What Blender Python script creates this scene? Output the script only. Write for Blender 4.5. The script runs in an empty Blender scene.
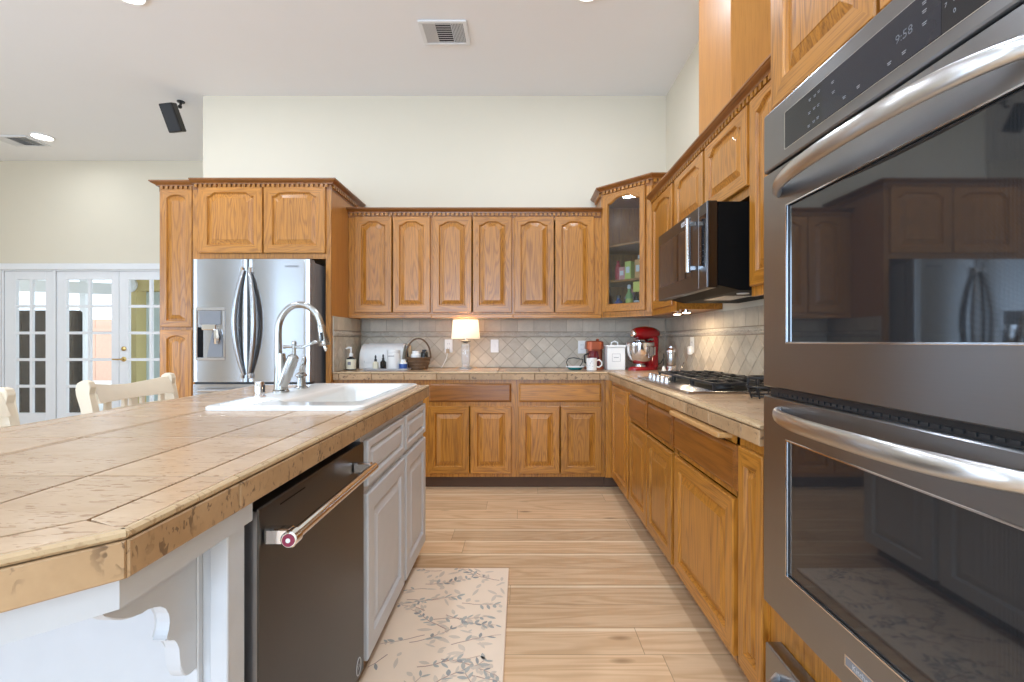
import bpy, bmesh, math, random
from mathutils import Vector, Matrix
random.seed(7)
R = math.radians
C = bpy.context.scene.collection
SC = bpy.context.scene

# ---------------------------------------------------------------- camera
H = 1.155                                   # eye height
cam_d = bpy.data.cameras.new('camera')
cam = bpy.data.objects.new('camera', cam_d); C.objects.link(cam)
cam.location = (0, 0, H); cam.rotation_euler = (R(90), 0, 0)
cam_d.sensor_width = 36; cam_d.sensor_fit = 'HORIZONTAL'
cam_d.lens = 470 * 36 / 1024
cam_d.shift_x = -8.5 / 1024; cam_d.shift_y = 0.0
cam_d.clip_start = 0.02
SC.camera = cam

# ---------------------------------------------------------------- colour management, world, daylight, room lamps and added fill lamps
SC.view_settings.view_transform = 'Standard'
SC.view_settings.look = 'None'
SC.view_settings.exposure = 0.0
SC.view_settings.gamma = 1.0
SC.view_settings.use_curve_mapping = False
w = bpy.data.worlds.new('world'); SC.world = w; w.use_nodes = True
bg = w.node_tree.nodes['Background']
bg.inputs[0].default_value = (0.74, 0.88, 1.0, 1); bg.inputs[1].default_value = 2.6

def area(name, loc, rot, sx, sy, power, col=(1, 1, 1), shape='RECTANGLE', spread=180):
    d = bpy.data.lights.new(name, 'AREA'); d.shape = shape; d.size = sx
    if shape in ('RECTANGLE', 'ELLIPSE'): d.size_y = sy
    d.energy = power; d.color = col; d.spread = R(spread)
    o = bpy.data.objects.new(name, d); C.objects.link(o)
    o.location = loc; o.rotation_euler = rot
    return o
DAY = (0.48, 0.70, 1.0)
area('daylight_rear_window', (-1.2, -4.06, 1.5), (R(112), 0, 0), 3.6, 2.2, 215, DAY)      # faces +Y, sky and bright ground outside
area('daylight_rear_window', (-5.45, -4.06, 1.5), (R(108), 0, 0), .50, 2.2, 30, DAY)
area('daylight_rear_window', (-4.75, -4.06, 1.5), (R(108), 0, 0), .34, 2.2, 20, DAY)
area('daylight_left_window', (-7.06, -0.6, 1.5), (R(112), 0, R(-90)), 3.0, 1.9, 150, DAY)   # faces +X
LAMP = (0.77, 0.87, 1.0)
ZC = 3.378                                  # ceiling height
for lx, ly in ((0.43, 2.97), (-2.51, 3.0), (-5.2, 5.11), (0.44, 1.0), (-2.56, 1.0), (-5.2, 2.9),
               (0.44, -1.3), (-2.56, -1.3), (-5.2, 0.6), (-1.06, 2.0), (-1.06, 0.0)):
    area('can_and_fill_lamp', (lx, ly, ZC - 0.03), (0, 0, 0), 0.15, 0.15, 5 if ly > 5 else 14, LAMP, 'DISK')  # first three sit in visible cans; the rest are added, unseen, without fixtures

# ---------------------------------------------------------------- materials
class NT:
    def __init__(s, name):
        s.m = bpy.data.materials.new(name); s.m.use_nodes = True
        s.t = s.m.node_tree; s.t.nodes.clear()
        s.out = s.n('ShaderNodeOutputMaterial')
    def n(s, typ, ins=None, **kw):
        nd = s.t.nodes.new(typ)
        for k, v in kw.items(): setattr(nd, k, v)
        for k, v in (ins or {}).items(): s.set(nd, k, v)
        return nd
    def set(s, nd, k, v):
        i = nd.inputs[k]
        if hasattr(v, 'is_linked') or hasattr(v, 'links'): s.t.links.new(v, i)
        else:
            if isinstance(v, tuple) and len(v) == 3 and len(getattr(i, 'default_value', (0,))) == 4: v = (*v, 1)
            i.default_value = v
    def math(s, op, a, b=0.0, c=0.0):
        return s.n('ShaderNodeMath', {0: a, 1: b, 2: c}, operation=op).outputs[0]
    def vmul(s, a, b):
        return s.n('ShaderNodeVectorMath', {0: a, 1: b}, operation='MULTIPLY').outputs[0]
    def vadd(s, a, b):
        return s.n('ShaderNodeVectorMath', {0: a, 1: b}, operation='ADD').outputs[0]
    def mix(s, f, a, b, mode='MIX'):
        nd = s.n('ShaderNodeMix', data_type='RGBA', blend_type=mode)
        s.set(nd, 0, f); s.set(nd, 6, a); s.set(nd, 7, b)
        return nd.outputs[2]
    def noise(s, vec, scale=1, detail=2, rough=.5, dist=0):
        return s.n('ShaderNodeTexNoise', {'Vector': vec, 'Scale': scale, 'Detail': detail, 'Roughness': rough, 'Distortion': dist}).outputs[0]
    def ramp(s, v, lo, hi):
        nd = s.n('ShaderNodeMapRange', {0: v, 1: lo, 2: hi, 3: 0.0, 4: 1.0}); nd.clamp = True
        return nd.outputs[0]
    def obj(s): return s.n('ShaderNodeTexCoord').outputs['Object']
    def rnd(s): return s.n('ShaderNodeObjectInfo').outputs['Random']
    def island(s): return s.n('ShaderNodeNewGeometry').outputs['Random Per Island']
    def bump(s, h, strength=.2, dist=.002):
        return s.n('ShaderNodeBump', {'Height': h, 'Strength': strength, 'Distance': dist}).outputs[0]
    def bsdf(s, **ins):
        b = s.n('ShaderNodeBsdfPrincipled')
        for k, v in ins.items(): s.set(b, k.replace('_', ' '), v)
        s.t.links.new(b.outputs[0], s.out.inputs[0])
        return s.m

def plain(name, col, rough=.5, metal=0.0, var=.06, scale=30, **kw):
    """plain painted / moulded surface with a faint procedural mottling"""
    t = NT(name); o = t.obj()
    f = t.noise(o, scale, 3)
    c = t.mix(f, tuple(x * (1 - var) for x in col), tuple(min(1, x * (1 + var)) for x in col))
    return t.bsdf(Base_Color=c, Roughness=rough, Metallic=metal, **kw)

def wood(name, axis, light=(.53, .212, .027), dark=(.195, .058, .0045), ring=52, rough=.30, fig=.50):
    t = NT(name); o = t.obj(); r = t.rnd()
    off = t.n('ShaderNodeCombineXYZ', {0: t.math('MULTIPLY', r, 37.0), 1: t.math('MULTIPLY', r, 19.0), 2: t.math('MULTIPLY', r, 53.0)}).outputs[0]
    v = t.vadd(o, off)
    def st(a, b): return tuple(b if i == axis else a for i in range(3))
    n1 = t.noise(t.vmul(v, st(8.5, .85)), 1, 2.0, .5, .3)
    ringv = t.math('ADD', t.math('MULTIPLY', t.math('SINE', t.math('MULTIPLY', n1, float(ring * 2))), .5), .5)
    ringv = t.math('POWER', ringv, 2.2)
    pore = t.ramp(t.noise(t.vmul(v, st(230, 6.0)), 1, 2, .6), .50, .64)
    broad = t.noise(t.vmul(v, st(3.0, .5)), 1, 2)
    f = t.math('ADD', t.math('MULTIPLY', ringv, fig), t.math('MULTIPLY', pore, .50))
    c = t.mix(f, light, dark)
    c = t.mix(t.math('MULTIPLY', broad, .45), c, tuple(x * .62 for x in light))
    hue = t.n('ShaderNodeHueSaturation', {'Value': t.n('ShaderNodeMapRange', {0: r, 1: 0.0, 2: 1.0, 3: .90, 4: 1.10}).outputs[0], 'Color': c}).outputs[0]
    b = t.bump(t.math('MULTIPLY', f, -1.0), .12, .001)
    return t.bsdf(Base_Color=hue, Roughness=rough, Normal=b, Coat_Weight=.22, Coat_Roughness=.30)

def travertine(name, a, b, pit=(.16, .10, .06), rough=.38, pits=True, stretch=(1, 1, 1)):
    t = NT(name); o = t.obj(); isl = t.island()
    sh = t.n('ShaderNodeCombineXYZ', {0: t.math('MULTIPLY', isl, 31.0), 1: t.math('MULTIPLY', isl, 17.0), 2: t.math('MULTIPLY', isl, 9.0)}).outputs[0]
    v = t.vmul(t.vadd(o, sh), stretch)
    cl = t.noise(v, 7, 4, .6, .6)
    fine = t.noise(v, 60, 3, .6)
    c = t.mix(t.ramp(cl, .3, .7), a, b)
    c = t.mix(t.math('MULTIPLY', fine, .35), c, tuple(x * .7 for x in a))
    c = t.n('ShaderNodeHueSaturation', {'Value': t.n('ShaderNodeMapRange', {0: isl, 1: 0.0, 2: 1.0, 3: .90, 4: 1.10}).outputs[0], 'Color': c}).outputs[0]
    bn = fine
    if pits:
        p = t.ramp(t.noise(t.vmul(v, (1, 1.9, 1)), 50, 2, .5, .7), .575, .63)
        msk = t.ramp(t.noise(v, 9, 2), .42, .54)
        p = t.math('MULTIPLY', p, msk)
        c = t.mix(t.math('MULTIPLY', p, .9), c, pit)
        bn = t.math('SUBTRACT', t.math('MULTIPLY', fine, .15), p)
    return t.bsdf(Base_Color=c, Roughness=rough, Normal=t.bump(bn, .25, .0015))

def steel(name, col, axis=0, rough=.27, contrast=.03):
    """sheet metal brushed along the horizontal: reflections smear upright"""
    t = NT(name); o = t.obj()
    s = [500.0] * 3; s[axis] = 6.0
    f = t.noise(t.vmul(o, tuple(s)), 1, 2)
    big = t.noise(o, 2.5, 2)
    c = t.mix(f, tuple(x * (1 - contrast) for x in col), tuple(min(1, x * (1 + contrast)) for x in col))
    rr = t.math('ADD', t.math('MULTIPLY', f, .04), t.math('ADD', t.math('MULTIPLY', big, .05), rough - .045))
    tg = t.n('ShaderNodeTangent', direction_type='RADIAL', axis='Z').outputs[0]
    return t.bsdf(Base_Color=c, Metallic=1.0, Roughness=rr, Anisotropic=.82, Anisotropic_Rotation=.25, Tangent=tg)

def glass(name, tint=(1, 1, 1), gloss=.22, rough=.02):
    t = NT(name)
    tr = t.n('ShaderNodeBsdfTransparent', {0: tint}); gl = t.n('ShaderNodeBsdfGlossy', {0: (1, 1, 1), 'Roughness': rough})
    fr = t.n('ShaderNodeFresnel', {'IOR': 1.45})
    f = t.math('MULTIPLY', fr.outputs[0], gloss)
    mx = t.n('ShaderNodeMixShader', {0: f, 1: tr.outputs[0], 2: gl.outputs[0]})
    t.t.links.new(mx.outputs[0], t.out.inputs[0])
    return t.m

def emit(name, col, s):
    t = NT(name); e = t.n('ShaderNodeEmission', {0: col, 1: s})
    t.t.links.new(e.outputs[0], t.out.inputs[0]); return t.m

def oven_glass(name):
    t = NT(name); o = t.obj()
    sp = t.n('ShaderNodeSeparateXYZ', {0: o})
    k = 2 * math.pi / .0034
    a = t.math('SINE', t.math('MULTIPLY', t.math('ADD', sp.outputs[1], sp.outputs[2]), k))
    b = t.math('SINE', t.math('MULTIPLY', t.math('SUBTRACT', sp.outputs[1], sp.outputs[2]), k))
    d = t.ramp(t.math('MULTIPLY', a, b), .1, .5)
    c = t.mix(d, (.004, .004, .005), (.050, .052, .055))
    return t.bsdf(Base_Color=c, Roughness=.035, Specular_IOR_Level=.85)

def floor_mat():
    t = NT('oak_plank_floor'); o = t.obj()
    sp = t.n('ShaderNodeSeparateXYZ', {0: o}); x, y = sp.outputs[0], sp.outputs[1]
    W, L = .1655, 1.55
    yr = t.math('DIVIDE', t.math('ADD', y, 20 - .05), W); row = t.math('FLOOR', yr); fy = t.math('FRACT', yr)
    h1 = t.n('ShaderNodeTexWhiteNoise', {'W': row}, noise_dimensions='1D').outputs[0]
    xr = t.math('ADD', t.math('DIVIDE', t.math('ADD', x, 20.0), L), t.math('MULTIPLY', h1, 7.0))
    col_ = t.math('FLOOR', xr); fx = t.math('FRACT', xr)
    idv = t.n('ShaderNodeCombineXYZ', {0: row, 1: col_}).outputs[0]
    rn = t.n('ShaderNodeTexWhiteNoise', {'Vector': idv}, noise_dimensions='2D').outputs[0]
    v = t.vadd(o, t.n('ShaderNodeCombineXYZ', {0: t.math('MULTIPLY', rn, 41.0), 1: t.math('MULTIPLY', rn, 13.0)}).outputs[0])
    g1 = t.noise(t.vmul(v, (.9, 9, 1)), 1, 3, .5, .5)
    g2 = t.noise(t.vmul(v, (5, 190, 1)), 1, 2)
    gr = t.math('ADD', t.math('MULTIPLY', t.math('SINE', t.math('MULTIPLY', g1, 46.0)), .5), .5)
    c = t.mix(gr, (.77, .52, .31), (.65, .405, .22))
    c = t.mix(t.math('MULTIPLY', g2, .35), c, (.48, .30, .165))
    c = t.n('ShaderNodeHueSaturation', {'Value': t.n('ShaderNodeMapRange', {0: rn, 1: 0.0, 2: 1.0, 3: .84, 4: 1.12}).outputs[0], 'Color': c}).outputs[0]
    # pale sapwood streak along some plank edges
    e = t.math('ABSOLUTE', t.math('SUBTRACT', fy, .90))
    sap = t.math('MULTIPLY', t.math('SUBTRACT', 1.0, t.ramp(e, .03, .075)), t.ramp(t.math('ADD', h1, t.math('MULTIPLY', g1, .3)), .45, .62))
    c = t.mix(t.math('MULTIPLY', sap, .75), c, (.86, .68, .46))
    # knots
    kn = t.n('ShaderNodeTexVoronoi', {'Vector': t.vmul(v, (2.6, 7.5, 0)), 'Scale': 1.0, 'Randomness': 1.0})
    kf = t.math('SUBTRACT', 1.0, t.ramp(kn.outputs['Distance'], .03, .15))
    c = t.mix(t.math('MULTIPLY', t.math('MULTIPLY', kf, .75), t.ramp(rn, .3, .5)), c, (.22, .115, .05))
    ey = t.math('MINIMUM', fy, t.math('SUBTRACT', 1.0, fy)); ex = t.math('MULTIPLY', t.math('MINIMUM', fx, t.math('SUBTRACT', 1.0, fx)), L / W)
    seam = t.math('SUBTRACT', 1.0, t.ramp(t.math('MINIMUM', ex, ey), .004, .013))
    c = t.mix(t.math('MULTIPLY', seam, .55), c, (.20, .11, .05))
    bmp = t.math('SUBTRACT', t.math('MULTIPLY', g2, .2), seam)
    return t.bsdf(Base_Color=c, Roughness=.42, Normal=t.bump(bmp, .15, .001))

def wicker_mat():
    t = NT('dark_wicker'); o = t.obj()
    f = t.noise(t.vmul(o, (60, 60, 160)), 1, 2)
    return t.bsdf(Base_Color=t.mix(f, (.05, .022, .01), (.24, .13, .06)), Roughness=.6, Normal=t.bump(f, .6, .003))

def crystal_mat():
    t = NT('crystal'); o = t.obj()
    return t.bsdf(Base_Color=(.93, .95, .96), Roughness=.06, Transmission_Weight=.75, IOR=1.45)

M = dict(
    wz=wood('oak_upright', 2), wx=wood('oak_lengthwise', 0), wy=wood('oak_depthwise', 1),
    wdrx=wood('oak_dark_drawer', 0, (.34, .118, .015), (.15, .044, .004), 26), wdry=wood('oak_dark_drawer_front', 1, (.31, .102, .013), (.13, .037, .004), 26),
    crown=wood('oak_crown', 0, (.30, .112, .024), (.15, .05, .010), 20), crowny=wood('oak_crown_side', 1, (.30, .112, .024), (.15, .05, .010), 20),
    ply=wood('oak_veneer_panel', 2, (.54, .225, .042), (.38, .14, .022), 16, .4, .25),
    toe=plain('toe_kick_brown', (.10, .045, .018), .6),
    board=wood('cutting_board_oak', 1, (.62, .33, .12), (.40, .19, .06), 20),
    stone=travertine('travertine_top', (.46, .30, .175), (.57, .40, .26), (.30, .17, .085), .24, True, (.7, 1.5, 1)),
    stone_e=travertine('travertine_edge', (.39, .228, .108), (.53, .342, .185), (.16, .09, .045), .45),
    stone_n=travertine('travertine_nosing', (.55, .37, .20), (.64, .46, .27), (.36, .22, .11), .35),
    stone_s=travertine('splash_stone', (.50, .425, .325), (.66, .58, .46), (.3, .25, .2), .5, False),
    stone_b=travertine('listello_stone', (.42, .35, .27), (.68, .62, .53), (.3, .25, .2), .5, False, (3, 3, 3)),
    grout=plain('grout', (.24, .13, .06), .85), grout_s=plain('splash_grout', (.34, .28, .21), .85),
    wall=plain('cream_wall_paint', (.72, .645, .51), .7, var=.015, scale=4),
    ceil=plain('white_ceiling_paint', (.89, .89, .895), .8, var=.01, scale=4),
    white=plain('white_trim_paint', (.80, .80, .80), .4, var=.02),
    grey=plain('grey_white_cabinet_paint', (.60, .60, .61), .42, var=.05, scale=14),
    cream=plain('cream_chair_paint', (.77, .65, .49), .4, var=.03),
    floor=floor_mat(),
    steel=steel('brushed_steel', (.54, .54, .55), 0, .26), steelz=steel('brushed_steel_upright', (.40, .40, .405), 0, .25),
    ovsteel=steel('oven_steel', (.31, .318, .335), 1, .30), ovbar=steel('oven_handle_steel', (.60, .595, .59), 1, .30),
    bsteel=steel('black_steel', (.088, .092, .100), 1, .32), bsteel_l=steel('black_steel_bright_edge', (.42, .42, .43), 2, .3),
    chrome=plain('chrome', (.78, .78, .80), .12, 1.0, .02), nickel=plain('brushed_nickel', (.42, .41, .39), .25, 1.0, .04),
    brass=plain('brass', (.62, .45, .18), .3, 1.0, .04),
    ovglass=oven_glass('oven_window_glass'), blackglass=plain('black_glass', (.008, .008, .010), .04, 0, .1),
    paneld=plain('control_panel_black', (.014, .014, .016), .12), panel2=plain('display_black', (.022, .022, .028), .10),
    black=plain('black_plastic', (.012, .012, .013), .35), blackm=plain('black_enamel', (.007, .007, .007), .5, Specular_IOR_Level=.05), iron=plain('cast_iron', (.018, .018, .019), .45, 0, .3, 200),
    dgrey=plain('dark_grey_plastic', (.045, .045, .046), .8, Specular_IOR_Level=.2), mgrey=plain('grey_plastic', (.19, .19, .20), .45), lgrey=plain('light_print', (.55, .55, .56), .5),
    digit=plain('dim_digit', (.12, .12, .13), .5), legend=plain('dim_legend', (.26, .26, .27), .5),
    ink=plain('grey_ink', (.22, .22, .24), .6),
    glass=glass('window_glass'), cglass=glass('cabinet_glass', (.80, .83, .85), 1.0), crystal=crystal_mat(),
    porcelain=plain('white_porcelain', (.80, .775, .73), .12, 0, .01), plastic=plain('white_plastic', (.84, .83, .80), .35, 0, .02),
    red=plain('red_enamel', (.33, .006, .010), .12, 0, .05, Coat_Weight=.5), copper=plain('copper_red', (.36, .085, .035), .3, .55, .1),
    darkred=plain('dark_red_glass', (.12, .012, .016), .08), teal=plain('teal_glaze', (.02, .22, .24), .2), navy=plain('navy_cover', (.0006, .003, .008), .9, 0, .4, 5, Specular_IOR_Level=.04),
    blue=plain('blue_label', (.03, .08, .28), .4), green=plain('green_label', (.22, .42, .13), .4), yellow=plain('yellow_paper', (.75, .70, .16), .7),
    pink=plain('pink_carton', (.78, .34, .30), .6), orange=plain('orange_carton', (.80, .42, .14), .6), redp=plain('red_packet', (.55, .03, .05), .5), purple=plain('mauve_plastic', (.42, .28, .36), .5),
    lime=plain('lime_carton', (.60, .68, .16), .6), dkbottle=plain('dark_bottle_glass', (.012, .012, .010), .1), amber=plain('amber_bottle', (.10, .045, .015), .1),
    cremep=plain('cream_label', (.80, .74, .56), .5), paper=plain('white_paper', (.82, .82, .80), .7), tan=plain('tan_board', (.58, .42, .27), .6),
    wicker=wicker_mat(), lit=emit('lamp_diffuser', (1, .95, .86), 14), warm=emit('warm_bulb', (1, .80, .52), 14),
    mat=plain('mat_cushion', (.93, .74, .565), .55, 0, .05, 9), leaf=plain('mat_leaf_print', (.48, .45, .40), .6, 0, .2, 20), leaf2=plain('mat_pale_leaf_print', (.72, .59, .47), .6, 0, .1, 20), twig=plain('mat_twig_print', (.50, .32, .25), .6),
    leaf3=plain('mat_dark_leaf_print', (.34, .33, .31), .6, 0, .2, 20), medal=plain('dark_red_badge', (.22, .015, .05), .25),
    stucco=plain('yellow_stucco', (.66, .53, .24), .9, 0, .08, 60), fence=plain('pink_cedar', (.72, .45, .33), .8, 0, .12, 14), conc=plain('patio_concrete', (.72, .71, .70), .9),
    olive=plain('patio_roof_underside', (.42, .41, .33), .8), pale=plain('pale_blue_door', (.60, .70, .70), .6),
)
def shade_mat():
    t = NT('lit_lamp_shade'); o = t.obj()
    f = t.noise(t.vmul(o, (300, 300, 300)), 1, 2)
    c = t.mix(f, (.88, .84, .76), (.93, .90, .84))
    d = t.n('ShaderNodeBsdfDiffuse', {0: c}); tl = t.n('ShaderNodeBsdfTranslucent', {0: c})
    m = t.n('ShaderNodeMixShader', {0: .55, 1: d.outputs[0], 2: tl.outputs[0]})
    t.t.links.new(m.outputs[0], t.out.inputs[0]); return t.m
M['shade'] = shade_mat()

# ---------------------------------------------------------------- mesh builder
class Fr:
    """a face frame: a along u, d out of the face along n, v up"""
    def __init__(s, o, u, n, v=(0, 0, 1)):
        s.o, s.u, s.n, s.v = Vector(o), Vector(u).normalized(), Vector(n).normalized(), Vector(v).normalized()
    def __call__(s, a, d, v): return s.o + s.u * a + s.n * d + s.v * v
def south(y): return Fr((0, y, 0), (1, 0, 0), (0, -1, 0))          # faces the camera, a = x
def west(x): return Fr((x, 0, 0), (0, 1, 0), (-1, 0, 0))           # faces -X, a = y
def east(x): return Fr((x, 0, 0), (0, 1, 0), (1, 0, 0))            # faces +X, a = y
WORLD = Fr((0, 0, 0), (1, 0, 0), (0, 1, 0))                        # (x, y, z)

class MB:
    def __init__(s): s.bm = bmesh.new(); s.mi = 0; s.sm = False
    def v(s, p): return s.bm.verts.new(p)
    def f(s, vs, mi=None):
        try:
            fc = s.bm.faces.new(vs); fc.material_index = s.mi if mi is None else mi; fc.smooth = s.sm; return fc
        except ValueError: return None
    def box(s, a0, a1, b0, b1, c0, c1, bev=0.0, fr=WORLD, seg=1):
        vs = [s.v(fr(a, b, c)) for c in (c0, c1) for b in (b0, b1) for a in (a0, a1)]
        fs = [s.f([vs[i] for i in q]) for q in ((0, 2, 3, 1), (4, 5, 7, 6), (0, 1, 5, 4), (2, 6, 7, 3), (0, 4, 6, 2), (1, 3, 7, 5))]
        if bev > 0:
            es = list({e for f_ in fs for e in f_.edges})
            r = bmesh.ops.bevel(s.bm, geom=es, offset=bev, segments=seg, affect='EDGES', profile=.5)
            for f_ in r['faces']: f_.smooth = s.sm
        return s
    def loops(s, ls, cap0=True, cap1=True, closed=True):
        rows = [[s.v(p) for p in l] for l in ls]; n = len(rows[0])
        for a, b in zip(rows, rows[1:]):
            for i in range(n if closed else n - 1):
                j = (i + 1) % n; s.f([a[i], a[j], b[j], b[i]])
        if cap0: s.f(rows[0])
        if cap1: s.f(rows[-1])
        return rows
    def prism(s, poly, fr, d0, d1, bev=0.0):
        """poly of (a, v) pairs, extruded along the frame's n"""
        vs0 = [s.v(fr(a, d0, v)) for a, v in poly]; vs1 = [s.v(fr(a, d1, v)) for a, v in poly]; n = len(poly)
        fs = [s.f(vs0), s.f(vs1)] + [s.f([vs0[i], vs0[(i + 1) % n], vs1[(i + 1) % n], vs1[i]]) for i in range(n)]
        if bev > 0: bmesh.ops.bevel(s.bm, geom=list({e for f_ in fs if f_ for e in f_.edges}), offset=bev, segments=1, affect='EDGES')
        return s
    def tube(s, pts, r, seg=12, caps=True, flat=1.0, up=None):
        pts = [Vector(p) for p in pts]; n = len(pts)
        rs = r if isinstance(r, (list, tuple)) else [r] * n
        t0 = (pts[1] - pts[0]).normalized()
        nrm = Vector(up) if up else (Vector((0, 0, 1)) if abs(t0.z) < .9 else Vector((1, 0, 0)))
        ls = []; old = s.sm; s.sm = True
        for i, p in enumerate(pts):
            t = ((pts[min(i + 1, n - 1)] - pts[max(i - 1, 0)])).normalized()
            nrm = (nrm - t * nrm.dot(t)).normalized(); bn = t.cross(nrm)
            ls.append([p + (nrm * math.cos(2 * math.pi * k / seg) + bn * math.sin(2 * math.pi * k / seg) * flat) * rs[i] for k in range(seg)])
        s.loops(ls, caps, caps); s.sm = old; return s
    def lathe(s, prof, c, seg=24, axis=(0, 0, 1), fr=None):
        """prof: (radius, height) pairs"""
        ax = Vector(axis).normalized(); h = Vector((1, 0, 0)) if abs(ax.x) < .9 else Vector((0, 1, 0))
        u = (h - ax * h.dot(ax)).normalized(); w_ = ax.cross(u); c = Vector(c); old = s.sm; s.sm = True
        s.loops([[c + ax * z + (u * math.cos(2 * math.pi * k / seg) + w_ * math.sin(2 * math.pi * k / seg)) * max(r, 1e-4) for k in range(seg)] for r, z in prof])
        s.sm = old; return s
    def sweep(s, path, prof, side=1, z=0.0):
        """sweep an (out, height) profile along a plan polyline with mitred corners"""
        P = [Vector((x, y)) for x, y in path]; n = len(P); ls = []
        def nr(a, b): d = (b - a).normalized(); return Vector((d.y, -d.x)) * side
        for i, p in enumerate(P):
            if i == 0: m = nr(P[0], P[1])
            elif i == n - 1: m = nr(P[-2], P[-1])
            else:
                a, b = nr(P[i - 1], p), nr(p, P[i + 1]); m = (a + b) / (1 + a.dot(b))
            ls.append([(p.x + m.x * o, p.y + m.y * o, z + h) for o, h in prof])
        s.loops(ls); return s
    def tile(s, poly, fr, d0, d1, gap=.002, bev=.0008):
        """one tile: convex (a, v) outline shrunk by half the joint, top edge eased"""
        p = inset(poly, gap)
        if p is None: return
        q = inset(p, bev)
        if q is None or len(q) != len(p): q = p; bev = 0
        s.loops([[fr(a, d0, v) for a, v in p], [fr(a, d1 - bev, v) for a, v in p], [fr(a, d1, v) for a, v in q]], cap0=False)
    def text(s, body, size, fr, a, v, d=0.0005, align='CENTER'):
        cu = bpy.data.curves.new('t', 'FONT'); cu.body = body; cu.size = size; cu.align_x = align; cu.align_y = 'CENTER'; cu.resolution_u = 2
        ob = bpy.data.objects.new('t', cu); C.objects.link(ob)
        dg = bpy.context.evaluated_depsgraph_get(); me = ob.evaluated_get(dg).to_mesh()
        vs = [s.v(fr(a + p.co.x, d, v + p.co.y)) for p in me.vertices]
        for p in me.polygons: s.f([vs[i] for i in p.vertices])
        ob.evaluated_get(dg).to_mesh_clear(); bpy.data.objects.remove(ob); bpy.data.curves.remove(cu)
        return s
    def build(s, name, mats, parent=None, off=(0, 0, 0), angle=35):
        bmesh.ops.remove_doubles(s.bm, verts=s.bm.verts, dist=1e-6)
        bmesh.ops.recalc_face_normals(s.bm, faces=s.bm.faces)
        me = bpy.data.meshes.new(name); o_ = Vector(off)
        for vt in s.bm.verts: vt.co -= o_
        s.bm.to_mesh(me); s.bm.free()
        for m in (mats if isinstance(mats, (list, tuple)) else [mats]): me.materials.append(M[m] if isinstance(m, str) else m)
        keep = [p.use_smooth for p in me.polygons]
        me.set_sharp_from_angle(angle=R(angle))
        me.polygons.foreach_set('use_smooth', keep)
        ob = bpy.data.objects.new(name, me); C.objects.link(ob)
        if parent is not None: ob.parent = parent
        return ob

def inset(poly, g):
    n = len(poly); A = sum(poly[i][0] * poly[(i + 1) % n][1] - poly[(i + 1) % n][0] * poly[i][1] for i in range(n)) / 2
    if abs(A) < 1e-5: return None
    if A < 0: poly = poly[::-1]
    out = [tuple(p) for p in poly]
    for i in range(n):
        (x0, y0), (x1, y1) = poly[i], poly[(i + 1) % n]; L = math.hypot(x1 - x0, y1 - y0)
        if L < 1e-7: continue
        nx, ny = -(y1 - y0) / L, (x1 - x0) / L
        out = clip(out, nx, ny, nx * x0 + ny * y0 + g)
        if len(out) < 3: return None
    return out
def clip(poly, nx, ny, c):
    """keep the side nx*x + ny*y >= c"""
    out = []; n = len(poly)
    for i in range(n):
        a, b = poly[i], poly[(i + 1) % n]; da, db = nx * a[0] + ny * a[1] - c, nx * b[0] + ny * b[1] - c
        if da >= 0: out.append(a)
        if (da > 0 > db) or (da < 0 < db):
            t = da / (da - db); out.append((a[0] + (b[0] - a[0]) * t, a[1] + (b[1] - a[1]) * t))
    return [p for i, p in enumerate(out) if math.hypot(p[0] - out[i - 1][0], p[1] - out[i - 1][1]) > 1e-6] if len(out) > 2 else []
def clip_to(poly, region):
    n = len(region); A = sum(region[i][0] * region[(i + 1) % n][1] - region[(i + 1) % n][0] * region[i][1] for i in range(n))
    if A < 0: region = region[::-1]
    for i in range(n):
        (x0, y0), (x1, y1) = region[i], region[(i + 1) % n]; nx, ny = -(y1 - y0), (x1 - x0); L = math.hypot(nx, ny)
        poly = clip(poly, nx / L, ny / L, (nx * x0 + ny * y0) / L)
        if len(poly) < 3: return None
    return poly

def thing(name, label, cat, loc=(0, 0, 0), group=None):
    o = bpy.data.objects.new(name, None); C.objects.link(o); o.location = loc; o.empty_display_size = .1
    o['label'] = label; o['category'] = cat
    if group: o['group'] = group
    return o
def part(mb, name, mats, root, label=None, under=None, angle=35):
    """root: the thing; under: the part this one belongs to"""
    o = mb.build(name, mats, under or root, root.location, angle)
    if label: o['label'] = label
    return o
def solo(mb, name, mats, label, cat, loc=(0, 0, 0), group=None, angle=35):
    o = mb.build(name, mats, None, loc, angle); o.location = loc; o['label'] = label; o['category'] = cat
    if group: o['group'] = group
    return o
def struct(mb, name, mats):
    o = mb.build(name, mats); o['kind'] = 'structure'; return o
def copy_thing(src, loc, rotz=0.0, label=None, group=None):
    r = src.copy(); C.objects.link(r); r.location = loc; r.rotation_euler = (0, 0, rotz)
    if label: r['label'] = label
    if group: r['group'] = group
    for ch in list(src.children):
        c = ch.copy(); C.objects.link(c); c.parent = r
        for g in list(ch.children):
            d = g.copy(); C.objects.link(d); d.parent = c
    return r

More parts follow.
